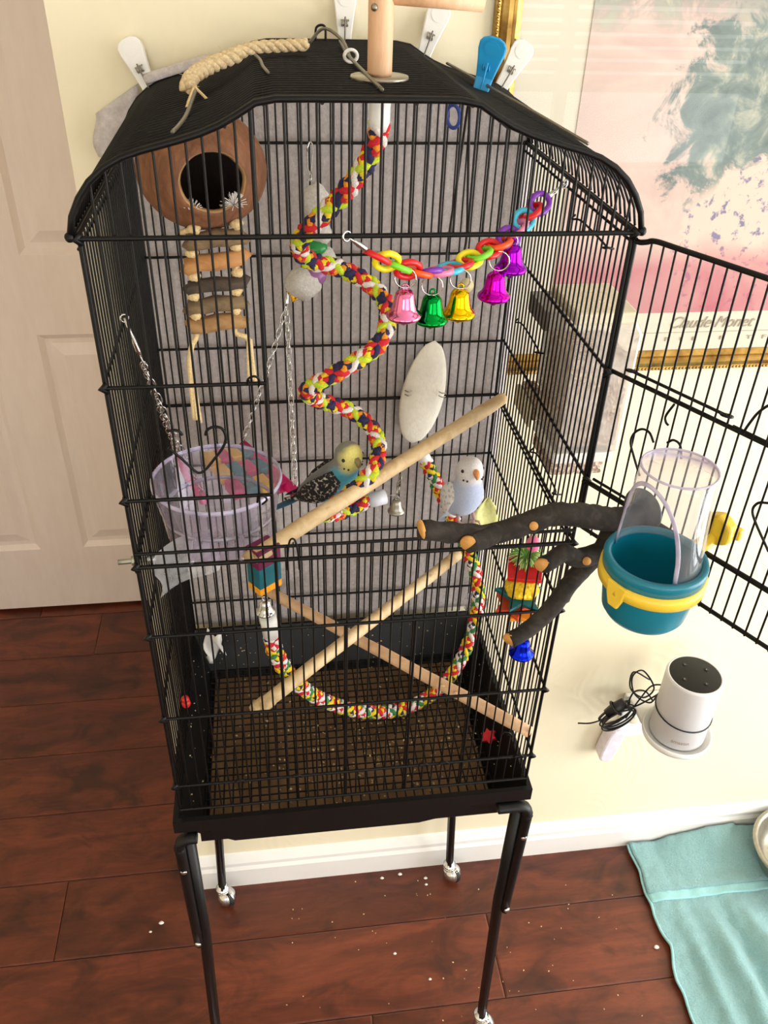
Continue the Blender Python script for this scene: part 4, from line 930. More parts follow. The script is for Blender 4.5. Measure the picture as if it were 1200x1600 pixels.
# ------------------------------------------------------------------ clear bath bowl
BC = Vector((-.1505, .107, 1.205)); Mb = Matrix.Translation(BC)
bw = tag(empty('bath_bowl', BC-Vector((0, 0, .085))), 'clear lilac-tinted plastic bath bowl inside the left of the cage', 'bowl')
MB().lathe([(.0695, 0), (.0712, -.001), (.0705, -.006), (.0685, -.022), (.0655, -.038), (.0640, -.042), (.0625, -.060), (.0600, -.078), (.0560, -.083), (.040, -.085), (.0, -.085), (.0, -.0835), (.040, -.0835), (.055, -.081), (.0585, -.077), (.0608, -.060), (.0625, -.040), (.0665, -.020), (.0685, -.003), (.0695, 0)], 56, Mb, False).build('bowl_wall', M_bowl, bw)
MB().lathe([(.0705, -.0005), (.0722, -.0015), (.0722, -.005), (.0700, -.006), (.0690, -.003), (.0705, -.0005)], 56, Mb, False).build('rim', clear('lilac_rim', (.80, .76, .93), .45, .05, 1.5), bw)
wm = MB(); wm.lathe([(.0, -.050), (.0615, -.050)], 56, Mb, False); wm.build('water', clear('still_water', (.95, .95, .96), .02, .01, 1.33), bw)
MB().lathe([(.0630, -.040), (.0645, -.0405), (.0645, -.0445), (.0620, -.0445), (.0630, -.040)], 56, Mb, False).build('inner_step', clear('lilac_step', (.78, .76, .86), .4, .05, 1.5), bw)
bk = MB(); vs = []
for j in range(9):
    for i in range(7):
        uu = i/6; v = j/8; vs.append((-.218+.062*uu+.004*math.sin(v*7), .03+.05*uu+.003*math.sin(v*6+uu*4), 1.098+.062*v+.004*math.sin(uu*5)))
bk.add(vs, [(j*7+i, j*7+i+1, j*7+i+8, j*7+i+7) for j in range(8) for i in range(6)]); bk.build('splash_guard', M_bag, bw)
for x in (-.175, -.125): MB().tube([(x, .046, 1.165), (x, .02, 1.166), (x, .003, 1.168), (x, -.003, 1.172)], .0028, 8).build('bar_hook', M_bowl, bw)
sbm = simple('silver_pin', (176, 182, 178), .3, .9)
wb_ = MB(); wb_.tube([(-.262, .06, 1.128), (-.222, .06, 1.130)], .0030, 8); wb_.tube([(-.247, .06, 1.1290), (-.240, .06, 1.1293)], .0062, 6)
tag(wb_.build('wing_bolt', sbm), 'silver bolt sticking out of the left bars beside the hall door', 'bolt')

# ------------------------------------------------------------------ chained swing behind the bowl
sw = tag(empty('block_swing', (-.148, .25, 1.105)), 'painted block swing on silver chains behind the bath bowl', 'swing')
SA, SB, SCn, SD = Vector((-.212, .290, 1.116)), Vector((-.176, .196, 1.112)), Vector((-.128, .318, 1.118)), Vector((-.0655, .212, 1.112))
cols = [('magenta', (214, 30, 116)), ('teal', (22, 120, 134)), ('yellow', (238, 186, 24)), ('magenta', (214, 30, 116)), ('yellow', (238, 186, 24)), ('teal', (22, 120, 134))]
for i, (cn, rgb) in enumerate(cols):
    t = (i+.5)/6; a = SA.lerp(SCn, t); b = SB.lerp(SD, t); d = (b-a)
    for j in range(3 if i > 1 else 0):
        q = a+d*((j+.5)/3); cn2, rgb2 = cols[(i+2*j) % 6]; Mq = orient((0, 0, 1), d, q)
        Mx = MB(); Mx.prism([(-.015, -.0085), (.015, -.0085), (.015, .0085), (-.015, .0085)], -.0075, .0075, Mq)
        Mx.build('block', paint('block_'+cn2, rgb2), sw, bevel=.0015)
MB().tube([SCn, SCn.lerp(SD, .5), SD, SD+(SD-SCn).normalized()*.012], .0075, 12).build('end_dowel', paint('dowel_pink', (226, 24, 120), .4), sw)
MB().tube([SA, SA.lerp(SB, .5), SB], .0065, 12).build('end_dowel', paint('dowel_pink', (226, 24, 120), .4), sw)
HL = Vector((-.2265, .125, 1.383)); HR = Vector((-0.0591, 0.3450, 1.3280))
hl1 = HL+Vector((.010, .004, -.045)); hr1 = HR+Vector((-.002, -.006, -.020))
def sag(a, b, k=.006):
    return [a.lerp(b, i/12)+Vector((0, 0, -k*math.sin(math.pi*i/12))) for i in range(13)]
for a, b in ((hl1, SA+Vector((0, 0, .008))), (hl1, SB+Vector((0, 0, .008))), (hr1, SCn+Vector((0, 0, .008))), (hr1, SD+Vector((.004, 0, .008)))):
    chain(sw, sag(a, b), .0105, .0062, .00075, [M_chrome])
clip(sw, HL, hl1); clip(sw, HR, hr1)

# ------------------------------------------------------------------ block tower toy with bell, front left
bt = tag(empty('block_tower_toy', (-0.1055, 0.0450, 1.0511)), 'hanging magenta, teal and orange block toy with a silver bell', 'bird toy')
tc = Vector((-0.1030, 0.0240, 1.1344))
for k, (cn, rgb, z0, z1, rr) in enumerate((('plum', (112, 16, 70), .012, .034, .0152), ('deep_teal', (0, 98, 112), -.0145, .012, .0150), ('marigold', (240, 162, 20), -.0235, -.0145, .0150))):
    Mq = Matrix.Translation(tc) @ Matrix.Rotation(math.radians(38), 4, 'Z')
    MB().prism([(-rr, -rr*.72), (rr, -rr*.72), (rr, rr*.72), (-rr, rr*.72)], z0, z1, Mq).build('block', paint('tower_'+cn, rgb), bt, bevel=.001)
MB().tube([tc+Vector((0, 0, .034)), tc+Vector((0, .012, .070))], .0010, 5).build('cord', M_rope_n, bt)
bell(bt, Vector((-0.1048, 0.0240, 1.0727)), .0112, .0185, M_chrome, None, .009, True)
MB().tube([tc+Vector((0, 0, -.0235)), Vector((-0.1037, 0.0240, 1.0934))], .0010, 5).build('cord', M_rope_n, bt)

# small brass-silver bell on the spiral rope's end
sbell = tag(empty('small_bell', (0.0696, 0.2000, 1.0769)), 'small tarnished silver bell hanging by the rope cap', 'bell')
bell(sbell, (0.0687, 0.2000, 1.0770), .0115, .0200, M_steel, None, .009, True)
chain(sbell, [Vector((0.0693, 0.2000, 1.1073)), Vector((0.0725, 0.2000, 1.1317))], .0085, .006, .0008, [M_steel])
MB().tube([(0.0693, 0.2000, 1.1053), (0.0518, 0.1940, 1.1064)], .0006, 5).build('hook_wire', M_steel, sbell)

# ------------------------------------------------------------------ star stack toy on the right bars
tv = tag(empty('star_stack_toy', (0.1950, 0.0026, 1.0012)), 'stack of coloured foam stars with green shreds and a blue bell', 'bird toy')
ax = [Vector((0.2000, 0.0356, 1.1392)), Vector((0.1970, 0.0426, 1.1136)), Vector((0.1930, 0.0297, 1.1053)), Vector((0.1900, 0.0234, 1.0916)), Vector((0.1880, 0.0205, 1.0769)), Vector((0.1860, 0.0185, 1.0640))]
MB().ball(ax[0], .008, 12, 8, (1, 1, 1.3)).build('bead', paint('bead_pink', (232, 120, 160), .4), tv)
def star(c, r0, r1, npt, h, up, mat, name='star', rot=0.0):
    Mx = orient(up, (1, 0, 0), c); ol = []
    for i in range(npt*2): a = math.pi*i/npt+rot; r = r0 if i % 2 == 0 else r1; ol.append((r*math.cos(a), r*math.sin(a)))
    return MB().prism(ol, -h/2, h/2, Mx).build(name, mat, tv, bevel=.0012)
tm_ = MB()
for k in range(150):
    a = R_.uniform(0, 6.28); e_ = R_.uniform(-.2, .7); d = Vector((math.cos(a)*math.cos(e_), math.sin(a)*math.cos(e_), math.sin(e_))); L_ = R_.uniform(.012, .023)
    tm_.tube([ax[1], ax[1]+d*L_*.6+Vector((0, 0, .002)), ax[1]+d*L_+Vector((0, 0, -.003))], .0007, 4)
tm_.cur = 1
for k in range(70):
    a = R_.uniform(0, 6.28); d = Vector((math.cos(a), math.sin(a), R_.uniform(-.3, .5))); L_ = R_.uniform(.012, .023)
    tm_.tube([ax[1], ax[1]+d*L_*.6+Vector((0, 0, .002)), ax[1]+d*L_+Vector((0, 0, -.003))], .0007, 4)
tag(tm_.build('paper_shreds', [paint('shred_green', (120, 176, 84), .8), paint('shred_cream', (206, 196, 140), .8)], tv), kind='stuff')
star(ax[2]+Vector((0, 0, .003)), .027, .020, 4, .006, (-.1, -.1, 1), paint('star_red', (204, 18, 26)), 'star', .5)
MB().ball(ax[3]+Vector((-.002, -.006, 0)), .0185, 18, 12, (1.05, 1, .72), lump(2)).build('corn_ball', mk_seed('yellow_loofah', [(236, 186, 22), (246, 208, 48), (206, 150, 16)], 300), tv)
star(ax[4], .030, .014, 5, .007, (.05, -.25, 1), paint('star_teal', (10, 96, 104)), 'star', .3)
star(ax[5]+Vector((-.006, 0, .001)), .024, .013, 5, .006, (0, -.2, 1), paint('star_rust', (206, 74, 30)), 'star', 1.0)
star(ax[5]+Vector((.004, -.002, -.006)), .022, .015, 5, .006, (0, -.2, 1), paint('star_orange', (240, 150, 40)), 'star', .1)
MB().tube([ax[0]+Vector((.012, 0, .05)), ax[0], ax[-1], Vector((0.1900, -0.0000, 1.0353))], .0009, 5).build('cord', M_rope_n, tv)
bell(tv, (0.1900, -0.0087, 1.0106), .0150, .0240, glossy_metal('bell_blue', (16, 36, 214)), None, .009, False)
cr_ = star_c = None
rc = tag(MB().prism([(.012*math.cos(a)*(1 if i % 2 else .6), .012*math.sin(a)*(1 if i % 2 else .6)) for i, a in enumerate([k*math.pi/6 for k in range(12)])], -.004, .004, orient((-.5, -.4, 1), (1, 0, 0), (.205, .10, .735))).build('foam_star', paint('star_crimson', (186, 20, 34))), 'crimson foam piece fallen at the right of the tray', 'toy piece')
for dx, nm in ((0, 'small red double bead fixed low on the left bars'),):
    bc_ = Vector((-0.2200, 0.1043, 0.8496)); e = MB(); e.ball(bc_, .0062, 12, 8, (1, 1, 1.1)); e.ball(bc_+Vector((0, -.003, .011)), .0055, 12, 8)
    tag(e.build('red_bead', paint('bead_red', (206, 34, 28), .4)), nm, 'bead')
sp_bag = MB(); vs = []
for j in range(9):
    for i in range(7):
        uu = i/6-.5; v = j/8; vs.append((-.196+.03*uu*(1-.2*v)+.003*math.sin(v*8), .30+.012*math.sin(uu*6+v*4), .742+.05*v+.006*math.sin(uu*7)))
sp_bag.add(vs, [(j*7+i, j*7+i+1, j*7+i+8, j*7+i+7) for j in range(8) for i in range(6)])
tag(sp_bag.build('paper_scrap', M_fluff, None, solid=.0012), 'crumpled white paper scrap low in the left back corner', 'paper')
cup2 = MB(); pc = Vector((0.2127, 0.3000, 0.8252)); cup2.lathe([(.0, 0), (.012, .001), (.016, .012), (.018, .030), (.0172, .030), (.0152, .012), (.0, .0025)], 20, orient((.3, -.6, 1), (1, 0, 0), pc-Vector((0, 0, .012))))
tag(cup2.build('clear_cup', M_hood), 'small clear plastic cup behind the looped rope', 'cup')

# ------------------------------------------------------------------ branch perch bolted to the open door
br = tag(empty('branch_perch', (0.1914, -0.0900, 1.2498)), 'dark knobbly branch perch bolted to the open cage door', 'perch')
def limb(pts, r0, r1, seed, name='branch', cut=True, cutn=None, per=6):
    P = resample(catmull(pts, per), .004); n = len(P)
    rr = [(r0+(r1-r0)*i/(n-1))*(1+.10*mnoise.noise(Vector((i*.35, seed, 0)))+.05*mnoise.noise(Vector((i*1.1, seed, 5)))) for i in range(n)]
    m = MB(); m.tube(P, rr, 14)
    m.v = [tuple(Vector(v)+Vector((mnoise.noise(Vector(v)*140), mnoise.noise(Vector(v)*140+Vector((7, 0, 0))), mnoise.noise(Vector(v)*140+Vector((0, 9, 0)))))*.0011) for v in m.v]
    m.build(name, M_bark, br)
    if cut:
        d = Vector(cutn) if cutn is not None else (P[-1]-P[-3])
        MB().lathe([(0, -.002), (rr[-1]*.96, -.002), (rr[-1]*1.0, 0), (rr[-1]*.93, .0012), (0, .0016)], 18, orient(d, (0, 0, 1), P[-1])).build('cut_end', M_cut, br)
b0 = dp(.070, 1.246, .006)
limb([b0, (0.2378, -0.0750, 1.2494), (0.1937, -0.0850, 1.2645), (0.1628, -0.0920, 1.2714), (0.1322, -0.1000, 1.2669), (0.0995, -0.1080, 1.2649), (0.0652, -0.1150, 1.2752), (0.0370, -0.1200, 1.2835)], .0125, .0088, 1, cutn=(-1, -.15, -.1))
limb([(0.1088, -0.1060, 1.2656), (0.0923, -0.1180, 1.2671), (0.0788, -0.1280, 1.2713)], .0095, .0082, 2, cutn=(-.35, -.8, -.1))
limb([(0.2368, -0.0740, 1.2465), (0.2320, -0.0780, 1.2306), (0.2240, -0.0820, 1.2170), (0.2009, -0.0880, 1.2155), (0.1811, -0.0940, 1.2278), (0.1677, -0.1020, 1.2258), (0.1565, -0.1100, 1.2269)], .0115, .0078, 3, cutn=(-.45, -.75, -.1))
limb([(0.2290, -0.0800, 1.2183), (0.2100, -0.0860, 1.2037), (0.1936, -0.0920, 1.1849), (0.1783, -0.0980, 1.1623), (0.1562, -0.1060, 1.1444), (0.1361, -0.1120, 1.1364)], .0100, .0080, 4, cutn=(-.5, -.7, -.25))
for p in ((0.1423, -0.1085, 1.2724), (0.2046, -0.0980, 1.2192)):
    MB().lathe([(0, -.004), (.0042, -.004), (.0040, .0008), (0, .0014)], 14, orient((-.2, -.8, .55), (1, 0, 0), p)).build('twig_scar', M_cut, br)
MB().lathe([(0, 0), (.0215, 0), (.0225, .001), (.0215, .0024), (.007, .003), (0, .003)], 30, orient(DN, (0, 0, 1), dp(.074, 1.2535, .0030))).build('washer', simple('grey_washer', (96, 98, 102), .4, .7, .2, 200), br)

# ------------------------------------------------------------------ hooded feeder cup on the door
KC = Vector((0.2343, -0.1650, 1.2760)); Mk = Matrix.Translation(KC); KR = .0442
kc = tag(empty('feeder_cup', KC-Vector((0, 0, .062))), 'teal feeder cup with a yellow band and clear hood on the open door', 'feeder')
MB().lathe([(KR-.0065, -.004), (KR-.006, 0), (KR-.001, .0005), (KR, -.002), (KR-.0005, -.012), (KR-.003, -.013), (KR-.004, -.030), (KR-.0075, -.056), (KR-.011, -.0615), (.028, -.063), (0, -.063), (0, -.0605), (.028, -.060), (KR-.012, -.056), (KR-.008, -.030), (KR-.0065, -.004)], 56, Mk, False).build('cup', M_teal, kc)
yb = MB().lathe([(KR-.003, -.012), (KR+.0012, -.0125), (KR+.0014, -.0245), (KR-.0035, -.0255)], 56, Mk, False).build('band', M_yellow, kc)
an = math.radians(206)
MB().prism([(-.011, -.012), (.011, -.012), (.009, -.026), (.005, -.037), (-.005, -.037), (-.009, -.026)], 0, .0035, Matrix.Translation(KC) @ Matrix.Rotation(an, 4, 'Z') @ Matrix(((0, 0, 1, KR-.0022), (1, 0, 0, 0), (0, 1, 0, 0), (0, 0, 0, 1)))).build('thumb_tab', M_yellow, yb, bevel=.0015)
hm = MB(); NA, NH = 72, 10; hh_ = .092; oc = math.radians(203); od = math.radians(68); vs = []
def hrad(h): return (KR-.0065)-(.0075)*(h/hh_)
tilt = Vector((.0, .0, 0))
for i in range(NA):
    a = 2*math.pi*i/NA; da = abs((a-oc+math.pi) % (2*math.pi)-math.pi)
    h0 = .084*math.sqrt(max(0, 1-(da/od)**2)) if da < od else 0.0
    for j in range(NH+1):
        h = h0+(hh_-h0)*j/NH; r = hrad(h); vs.append(KC+Vector((r*math.cos(a), r*math.sin(a), h-.004))+tilt*h)
fs = [(i*(NH+1)+j, ((i+1) % NA)*(NH+1)+j, ((i+1) % NA)*(NH+1)+j+1, i*(NH+1)+j+1) for i in range(NA) for j in range(NH)]
ct = KC+Vector((0, 0, hh_-.003))+tilt*hh_; vs.append(ct)
fs += [(i*(NH+1)+NH, ((i+1) % NA)*(NH+1)+NH, len(vs)-1) for i in range(NA)]
hm.add(vs, fs); hood = hm.build('hood', M_hood, kc)
M_hedge = clear('hood_edge', (.72, .68, .84), .55, .05, 1.5)
ed = []
for i in range(60):
    da = -od+2*od*i/59; a = oc+da; h = .084*math.sqrt(max(0, 1-(da/od)**2)); r = hrad(h); ed.append(KC+Vector((r*math.cos(a), r*math.sin(a), h-.004))+tilt*h)
MB().tube(ed, .0020, 8, flat=.4).build('hood_lip', M_hedge, hood)
MB().tube([KC+Vector(((hrad(hh_))*math.cos(2*math.pi*i/48), hrad(hh_)*math.sin(2*math.pi*i/48), hh_-.004))+tilt*hh_ for i in range(48)], .0011, 6, True).build('hood_rim', M_hedge, hood)
nk = bpy.data.objects.new('screw_clamp', None); nk.empty_display_size = .01; place(nk, dp(.155, 1.262, -.012), kc)
MB().tube([KC+Vector((.036, .028, -.014)), dp(.140, 1.250, .006), dp(.146, 1.262, -.006)], .0075, 10).build('clamp_arm', M_yellow, nk)
pr = []
for i in range(12): a = math.pi*i/6; pr.append(((.0165 if i % 2 == 0 else .0150)*math.cos(a), (.0165 if i % 2 == 0 else .0150)*math.sin(a)))
MB().prism(pr, -.019, -.006, orient(DN, (0, 0, 1), dp(.147, 1.270, .004))).build('wing_nut', M_yellow, nk, bevel=.0025)
MB().prism([(-.006, -.018), (.006, -.018), (.006, .020), (-.006, .020)], -.026, -.018, orient(DN, (0, 0, 1), dp(.148, 1.270, .006))).build('nut_grip', M_yellow, nk, bevel=.0025)

# ------------------------------------------------------------------ seed hopper outside the right bars
hp = tag(empty('seed_hopper', (.285, .19, 1.185)), 'frosted plastic seed hopper hung outside the right bars', 'feeder')
hx0, hx1, hy0, hy1 = .240, .318, .118, .206
def shell_box(lo, hi, t, top=True):
    m = MB(); x0, y0, z0 = lo; x1, y1, z1 = hi
    m.box((x0, y0, z0), (x0+t, y1, z1)); m.box((x1-t, y0, z0), (x1, y1, z1)); m.box((x0+t, y0, z0), (x1-t, y0+t, z1)); m.box((x0+t, y1-t, z0), (x1-t, y1, z1)); m.box((x0+t, y0+t, z0), (x1-t, y1-t, z0+t))
    return m
MB().prism([(hx0, 1.205), (hx1, 1.205), (hx1, 1.355), (hx1-.014, 1.378), (hx0, 1.378)], hy0, hy1, Matrix(((1, 0, 0, 0), (0, 0, 1, 0), (0, 1, 0, 0), (0, 0, 0, 1)))).build('bin', M_hop, hp, bevel=.004)
MB().box((hx0+.004, hy0+.004, 1.212), (hx1-.004, hy1-.004, 1.325)).build('seed_fill', M_seed, hp, bevel=.003)
MB().box((hx0-.002, hy0-.002, 1.366), (hx1-.010, hy1+.002, 1.380)).build('lid', simple('cream_lid_plastic', (226, 216, 190), .45), hp, bevel=.003)
MB().box((hx0, hy0+.002, 1.190), (hx1-.004, hy1-.002, 1.205)).build('base_band', M_white_pl, hp, bevel=.003)
MB().box((hx0, hy0+.006, 1.172), (hx1-.012, hy1-.006, 1.190)).build('husk_tray', M_seed, hp, bevel=.003)
MB().box((.258, .208, 1.226), (.262, .272, 1.322)).build('chute_plate', M_white_pl, hp, bevel=.001)
MB().box((.236, .207, 1.322), (.264, .275, 1.346)).build('chute_hood', simple('grey_smoked_plastic', (120, 112, 106), .3), hp, bevel=.001)
MB().box((.239, .209, 1.200), (.258, .270, 1.227)).build('chute_seed', M_seed, hp, bevel=.002)
MB().box((.2335, .208, 1.192), (.2385, .271, 1.222)).build('chute_lip', simple('cream_lid_plastic', (226, 216, 190), .45), hp, bevel=.001)

# ------------------------------------------------------------------ budgerigars
def mk_feather(name, bars=None):
    t = NT(name); at = t.n('ShaderNodeAttribute'); at.attribute_name = 'plumage'; v = t.coord(); f = t.noise(v, 420, 4)
    c = t.mix(t.math('MULTIPLY', f, .28), at.outputs['Color'], (1, 1, 1), 'SOFT_LIGHT') if False else t.mix(t.math('MULTIPLY', t.math('SUBTRACT', f, .35), .5, True), at.outputs['Color'], (.02, .02, .02))
    t.base(c); t.p(Roughness=.85, Sheen_Weight=.2); t.bump(f, .35, .0012); return t.m
M_plum = mk_feather('plumage')
def mk_wing(name, edge, dark, scale, thr=.48):
    t = NT(name); v = t.coord('Object', (1, 1, 1)); vo = t.n('ShaderNodeTexVoronoi'); vo.inputs['Scale'].default_value = scale; t.l(v, vo.inputs['Vector'])
    r = t.ramp(vo.outputs['Distance'], [(thr-.12, lin(dark)), (thr+.08, lin(edge))]); t.base(r); t.p(Roughness=.8); t.bump(vo.outputs['Distance'], .3, .001); return t.m
M_wing_dark = mk_wing('scalloped_dark_wing', (196, 190, 178), (26, 24, 24), 300, .76)
M_wing_pale = mk_wing('pale_scalloped_wing', (238, 236, 238), (190, 194, 204), 190, .42)
def budgie(name, label, pos, yaw, pitch, headyaw, colors, wingmat, tailcol, beakcol, cere, size=1.0, roll=0.0):
    Rb = Matrix.Translation(pos) @ Matrix.Rotation(yaw, 4, 'Z') @ Matrix.Rotation(pitch, 4, 'Y') @ Matrix.Rotation(roll, 4, 'X') @ Matrix.Scale(size, 4)
    e = tag(empty(name, Vector(pos)-Vector((0, 0, .025*size))), label, 'bird', 'pair of budgerigars in the cage')
    sp_ = [(-.048, 0, -.016, .0035), (-.042, 0, -.012, .0085), (-.033, 0, -.006, .0135), (-.020, 0, .001, .0182), (-.005, 0, .010, .0208), (.007, 0, .021, .0202), (.014, 0, .032, .0172), (.0175, 0, .0405, .0152), (.0195, 0, .0485, .0158), (.0205, 0, .056, .0148), (.0208, 0, .0615, .0115), (.0209, 0, .0648, .0068), (.0210, 0, .0660, .0012)]
    P = [Vector(q[:3]) for q in sp_]; Pf = catmull(P, 4); rf = [v.x for v in catmull([Vector((q[3], 0, 0)) for q in sp_], 4)]
    HC = Vector((.0195, 0, .0500)); Hy = Matrix.Rotation(headyaw, 4, 'Z'); HM = Matrix.Translation(HC) @ Hy @ Matrix.Translation(-HC)
    m = MB(); m.tube(Pf, [max(.0004, r) for r in rf], 24)
    hdir = Hy.to_3x3() @ Vector((1, 0, 0))
    loc = [Vector(v) for v in m.v]
    # cheeks and forehead push the head forward a little
    for i, v in enumerate(loc):
        d = v-HC
        if d.length < .022 and v.z > .038:
            k = max(0, d.normalized().dot(hdir)); loc[i] = v+hdir*.0028*k
    def colr(v):
        d = (v-HC); face = d.normalized().dot(hdir) if d.length > 1e-6 else 0
        if v.z > .0395+.10*max(0, -(v.x-.02))*.2:
            if face > colors.get('mask', .15): return colors['face']
            return colors['nape']
        front = v.x-.0195 > -(.0)+(.040-v.z)*-.55-.012
        if v.z > .034 and face > max(.2, colors.get('mask', 0)): return colors['face']
        return colors['belly'] if front else colors['back']
    cl = [lin(colr(v)) for v in loc]
    m.v = [tuple(Rb @ v) for v in loc]; b = m.build('body', M_plum, e)
    at = b.data.color_attributes.new('plumage', 'FLOAT_COLOR', 'POINT')
    # soften patch borders a little
    nn = 24; rows_ = len(cl)//nn; sm_ = []
    for i in range(rows_):
        for k in range(nn):
            acc = Vector((0, 0, 0)); w = 0
            for di in (-1, 0, 1):
                for dk in (-1, 0, 1):
                    if 0 <= i+di < rows_: acc += Vector(cl[(i+di)*nn+(k+dk) % nn]); w += 1
            sm_.append(acc/w)
    for i, c in enumerate(sm_): at.data[i].color = (*c, 1)
    X = lambda q: Rb @ (HM @ Vector(q))
    R3 = (Rb.to_3x3() @ Hy.to_3x3()); R3n = R3.normalized()
    # beak, cere, eyes
    bp_ = catmull([Vector((.0355, 0, .0510)), Vector((.0395, 0, .0488)), Vector((.0405, 0, .0445)), Vector((.0385, 0, .0412))], 4)
    MB().tube([X(q) for q in bp_], [x*size for x in (.0038, .0040, .0040, .0039, .0037, .0035, .0032, .0029, .0025, .0021, .0016, .0010, .0004)], 10).build('beak', paint('beak_'+label[:5], beakcol, .4), e)
    MB().ball(X((.0362, 0, .0528)), .0034*size, 10, 8, (.7, 1.25, .7), None, R3n).build('cere', paint('cere_'+label[:5], cere, .5), e)
    for s in (-1, 1):
        MB().ball(X((.0292, s*.0128, .0520)), .0022*size, 10, 8).build('eye', simple('bird_eye', (14, 12, 14), .1), e)
        for q in range(2): MB().ball(X((.0330-.004*q, s*(.0095+.003*q), .0400+.001*q)), .0013*size, 8, 6).build('throat_spot', paint('spot_dark', (40, 38, 56)), e)
    # wings
    for s in (-1, 1):
        wp = catmull([Vector((.010, s*.0155, .0285)), Vector((-.004, s*.0205, .0170)), Vector((-.022, s*.0185, .0040)), Vector((-.042, s*.0110, -.0075)), Vector((-.066, s*.0045, -.0180))], 5)
        wr = [.0052+.0098*math.sin(math.pi*min(1, (i/(len(wp)-1))*1.05+.12))**.8 if i < len(wp)-1 else .0008 for i in range(len(wp))]
        w = MB(); T, N, B = frames(wp); vs = []; n = 12
        for i in range(len(wp)):
            out = Vector((0, s, 0)); out = (out-T[i]*out.dot(T[i])).normalized(); vv = T[i].cross(out)
            r = wr[i]*(1-.75*max(0, i/(len(wp)-1)-.55)/.45)
            for k in range(n):
                a = 2*math.pi*k/n; vs.append(Rb @ (wp[i]+out*(.0042*math.cos(a)*min(1, r/.006))+vv*(r*math.sin(a))))
        w.add(vs, [(i*n+k, i*n+(k+1) % n, (i+1)*n+(k+1) % n, (i+1)*n+k) for i in range(len(wp)-1) for k in range(n)]+[tuple(range(n))[::-1], tuple((len(wp)-1)*n+k for k in range(n))])
        w.build('wing', wingmat, e)
    for k in (-1, 0, 1):
        tp = [Vector((-.040, k*.002, -.012)), Vector((-.062, k*.004, -.025)), Vector((-.092-.012*(k == 0), k*.003, -.043-.007*(k == 0)))]
        MB().tube([Rb @ q for q in catmull(tp, 4)], [x*size for x in (.0045, .005, .0055, .0055, .0052, .0045, .0038, .003, .0012)], 8, flat=.3).build('tail_feather', paint('tail_'+label[:5], tailcol, .7), e)
    for s in (-1, 1):
        A = Vector((-.002, s*.010, -.008)); Bq = Vector((.002, s*.010, -.018))
        for q in ((.012, .003), (.011, -.004), (-.010, .003), (-.009, -.003)):
            MB().tube([Rb @ A, Rb @ Bq, Rb @ (Bq+Vector((q[0]*.6, q[1], -.0005))), Rb @ (Bq+Vector((q[0], q[1]*1.3, -.006)))], [.0020*size, .0018*size, .0015*size, .0007*size], 6).build('toe', paint('bird_foot', (190, 160, 150), .7), e)
    return e
budgie('budgerigar', 'blue budgerigar with a yellow face and scalloped dark wings', (-0.0149, 0.1650, 1.1393), math.radians(-22), math.radians(-4), math.radians(-38),
       {'mask': .42, 'face': (232, 222, 130), 'nape': (132, 130, 122), 'belly': (70, 160, 186), 'back': (120, 124, 124)}, M_wing_dark, (40, 92, 122), (140, 126, 84), (132, 108, 96), 1.04)
budgie('budgerigar', 'white budgerigar with a pale lilac-blue breast and orange beak', (0.1755, 0.2520, 1.0428), math.radians(-80), math.radians(-20), math.radians(2),
       {'face': (236, 232, 234), 'nape': (226, 222, 228), 'belly': (190, 202, 232), 'back': (224, 224, 232)}, M_wing_pale, (196, 206, 232), (226, 150, 92), (216, 168, 152), 1.16)
lf = MB(); vs = []; c0 = Vector((0.2128, 0.2700, 0.9870)); t0 = Vector((0.2184, 0.2850, 1.0332))
for j in range(9):
    for i in range(7):
        uu = i/6-.5; v = j/8; wd = .040*math.sin(math.pi*min(.97, v*.75+.22)); q = c0.lerp(t0, v)
        vs.append(q+Vector((uu*wd, .004*math.sin(uu*7+v*3), .003*math.sin(uu*9))))
lf.add(vs, [(j*7+i, j*7+i+1, j*7+i+8, j*7+i+7) for j in range(8) for i in range(6)])
tag(lf.build('lettuce_leaf', simple('pale_yellow_leaf', (222, 222, 150), .7, 0, .12, 120, .3), None, solid=.0015), 'pale yellow-green leaf tucked behind the white budgerigar', 'leaf')

# ------------------------------------------------------------------ towel and steel bowl on the floor
tw = tag(empty('bath_towel', (.9, .05, 0)), 'aqua terry towel spread on the plank floor by the baseboard', 'towel')
edge = [(-.42, .652), (-.03, .650), (.05, .648), (.12, .662), (.19, .655), (.25, .660), (.36, .661)]
def ex_(y):
    for (a, xa), (b, xb) in zip(edge, edge[1:]):
        if a <= y <= b: return xa+(xb-xa)*(y-a)/(b-a)
    return edge[0][1] if y < edge[0][0] else edge[-1][1]
TB = Vector((0.9045, 0.2583, 0.0880))+Vector((.108, -.01, 0))
def tz(x, y, lay=0):
    n1 = mnoise.noise(Vector((x*7, y*3.2, 1))); n2 = mnoise.noise(Vector((x*20, y*7, 4)))
    z = .010+.010*max(0, n1)+.005*n2+.004*mnoise.noise(Vector((x*55, y*40, 2)))
    for rx, k, am, wd in ((.775, .12, .020, .020), (.855, .24, .030, .026), (.715, .05, .012, .016), (.94, .3, .022, .035), (.81, .2, -.008, .012)):
        c = rx+k*(.18-y)*.35; z += am*math.exp(-((x-c)/wd)**2)*min(1, max(0, (.22-y)/.12))
    if y > .27 and x > .72: z += .035*min(1, (y-.27)/.06)*min(1, (x-.72)/.12)
    d_ = math.hypot(x-TB.x, y-TB.y)
    if d_ < .15: z = min(z, .026+.25*max(0, d_-.095))
    return max(.006, z)
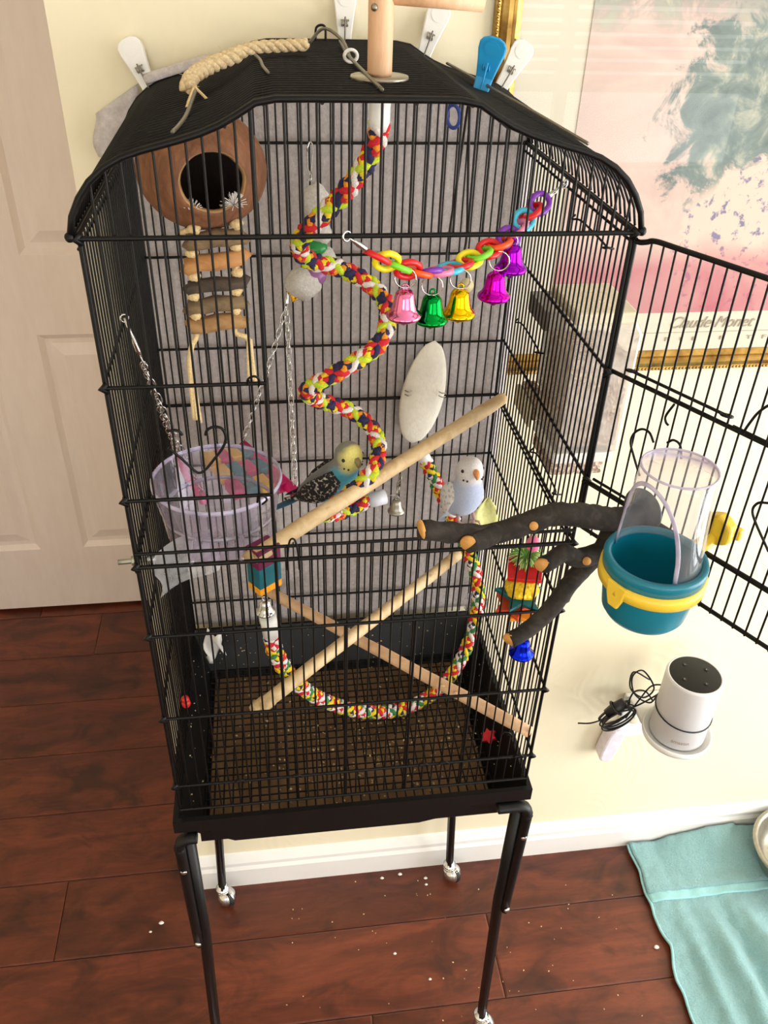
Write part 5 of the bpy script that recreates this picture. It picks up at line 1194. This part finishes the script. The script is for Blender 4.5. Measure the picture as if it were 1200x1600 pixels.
def sheet(y0, y1, nx, ny, x1, dz, name, mat, inset=0.0, solid=.006):
    m = MB(); vs = []
    for j in range(ny+1):
        y = y0+(y1-y0)*j/ny; xa = ex_(y)+inset+.0025*math.sin(y*70)
        for i in range(nx+1): x = xa+(x1-xa)*i/nx; vs.append((x, y, tz(x, y)+dz))
    m.add(vs, [(j*(nx+1)+i, j*(nx+1)+i+1, (j+1)*(nx+1)+i+1, (j+1)*(nx+1)+i) for j in range(ny) for i in range(nx)])
    return m.build(name, mat, tw, solid=solid)
sheet(-.42, .350, 110, 120, 1.28, 0.0, 'towel_body', M_terry)
sheet(.232, .352, 80, 18, 1.28, .006, 'folded_end', M_terry, .004, .005)
sheet(.212, .234, 80, 5, 1.28, .0045, 'border_band', M_hem, .003, .003)
m = MB(); m.tube([(ex_(y)+.001+.0025*math.sin(y*70), y, tz(ex_(y), y)+.0015) for y in [-.42+.770*i/90 for i in range(91)]], .0030, 6); m.build('side_hem', M_hem, tw)
bb0 = Vector((0.9045, 0.2583, 0.0880))
dbw = tag(empty('steel_bowl', bb0+Vector((.108, -.01, -.05))), 'pale metal bowl resting on the aqua towel, cut by the frame', 'bowl')
MB().lathe([(0, .006), (.068, .006), (.085, .014), (.098, .048), (.101, .060), (.106, .062), (.111, .060), (.112, .056), (.108, .053), (.101, .046), (.088, .004), (.070, 0), (0, 0)], 56, Matrix.Translation(bb0+Vector((.108, -.01, -.057))), False).build('bowl_body', M_steel, dbw)

# ------------------------------------------------------------------ spilled seed and down on the floor
pts = []
for i in range(85):
    x = R_.uniform(-.12, .60); y = R_.uniform(-.12, .345)
    pts.append((x, y, .0006))
tag(scatter('floor_seeds', pts, M_husk, .0010, .0024), 'spilled pale seeds scattered over the plank floor', 'seeds')
m = MB()
for p, s in (((-0.3688, 0.2916, 0.0030), .0045), ((-0.3894, 0.2755, 0.0020), .0026), ((0.6386, 0.1241, 0.0030), .0050), ((0.1025, 0.1736, 0.0020), .0030), ((0.1379, 0.3438, 0.0030), .0040), ((0.1922, 0.3285, 0.0030), .0036), ((0.1912, 0.3142, 0.0020), .0030), ((0.0978, 0.3398, 0.0020), .0035), ((0.1646, 0.1155, 0.0020), .0028)):
    m.ball(p, s, 8, 5, (1.2, .9, .5), lambda d: 1+.5*mnoise.noise(d*3))
tag(tag(m.build('down_fluff', M_fluff), kind='stuff'), 'bits of white down fluff lying on the plank floor', 'fluff')
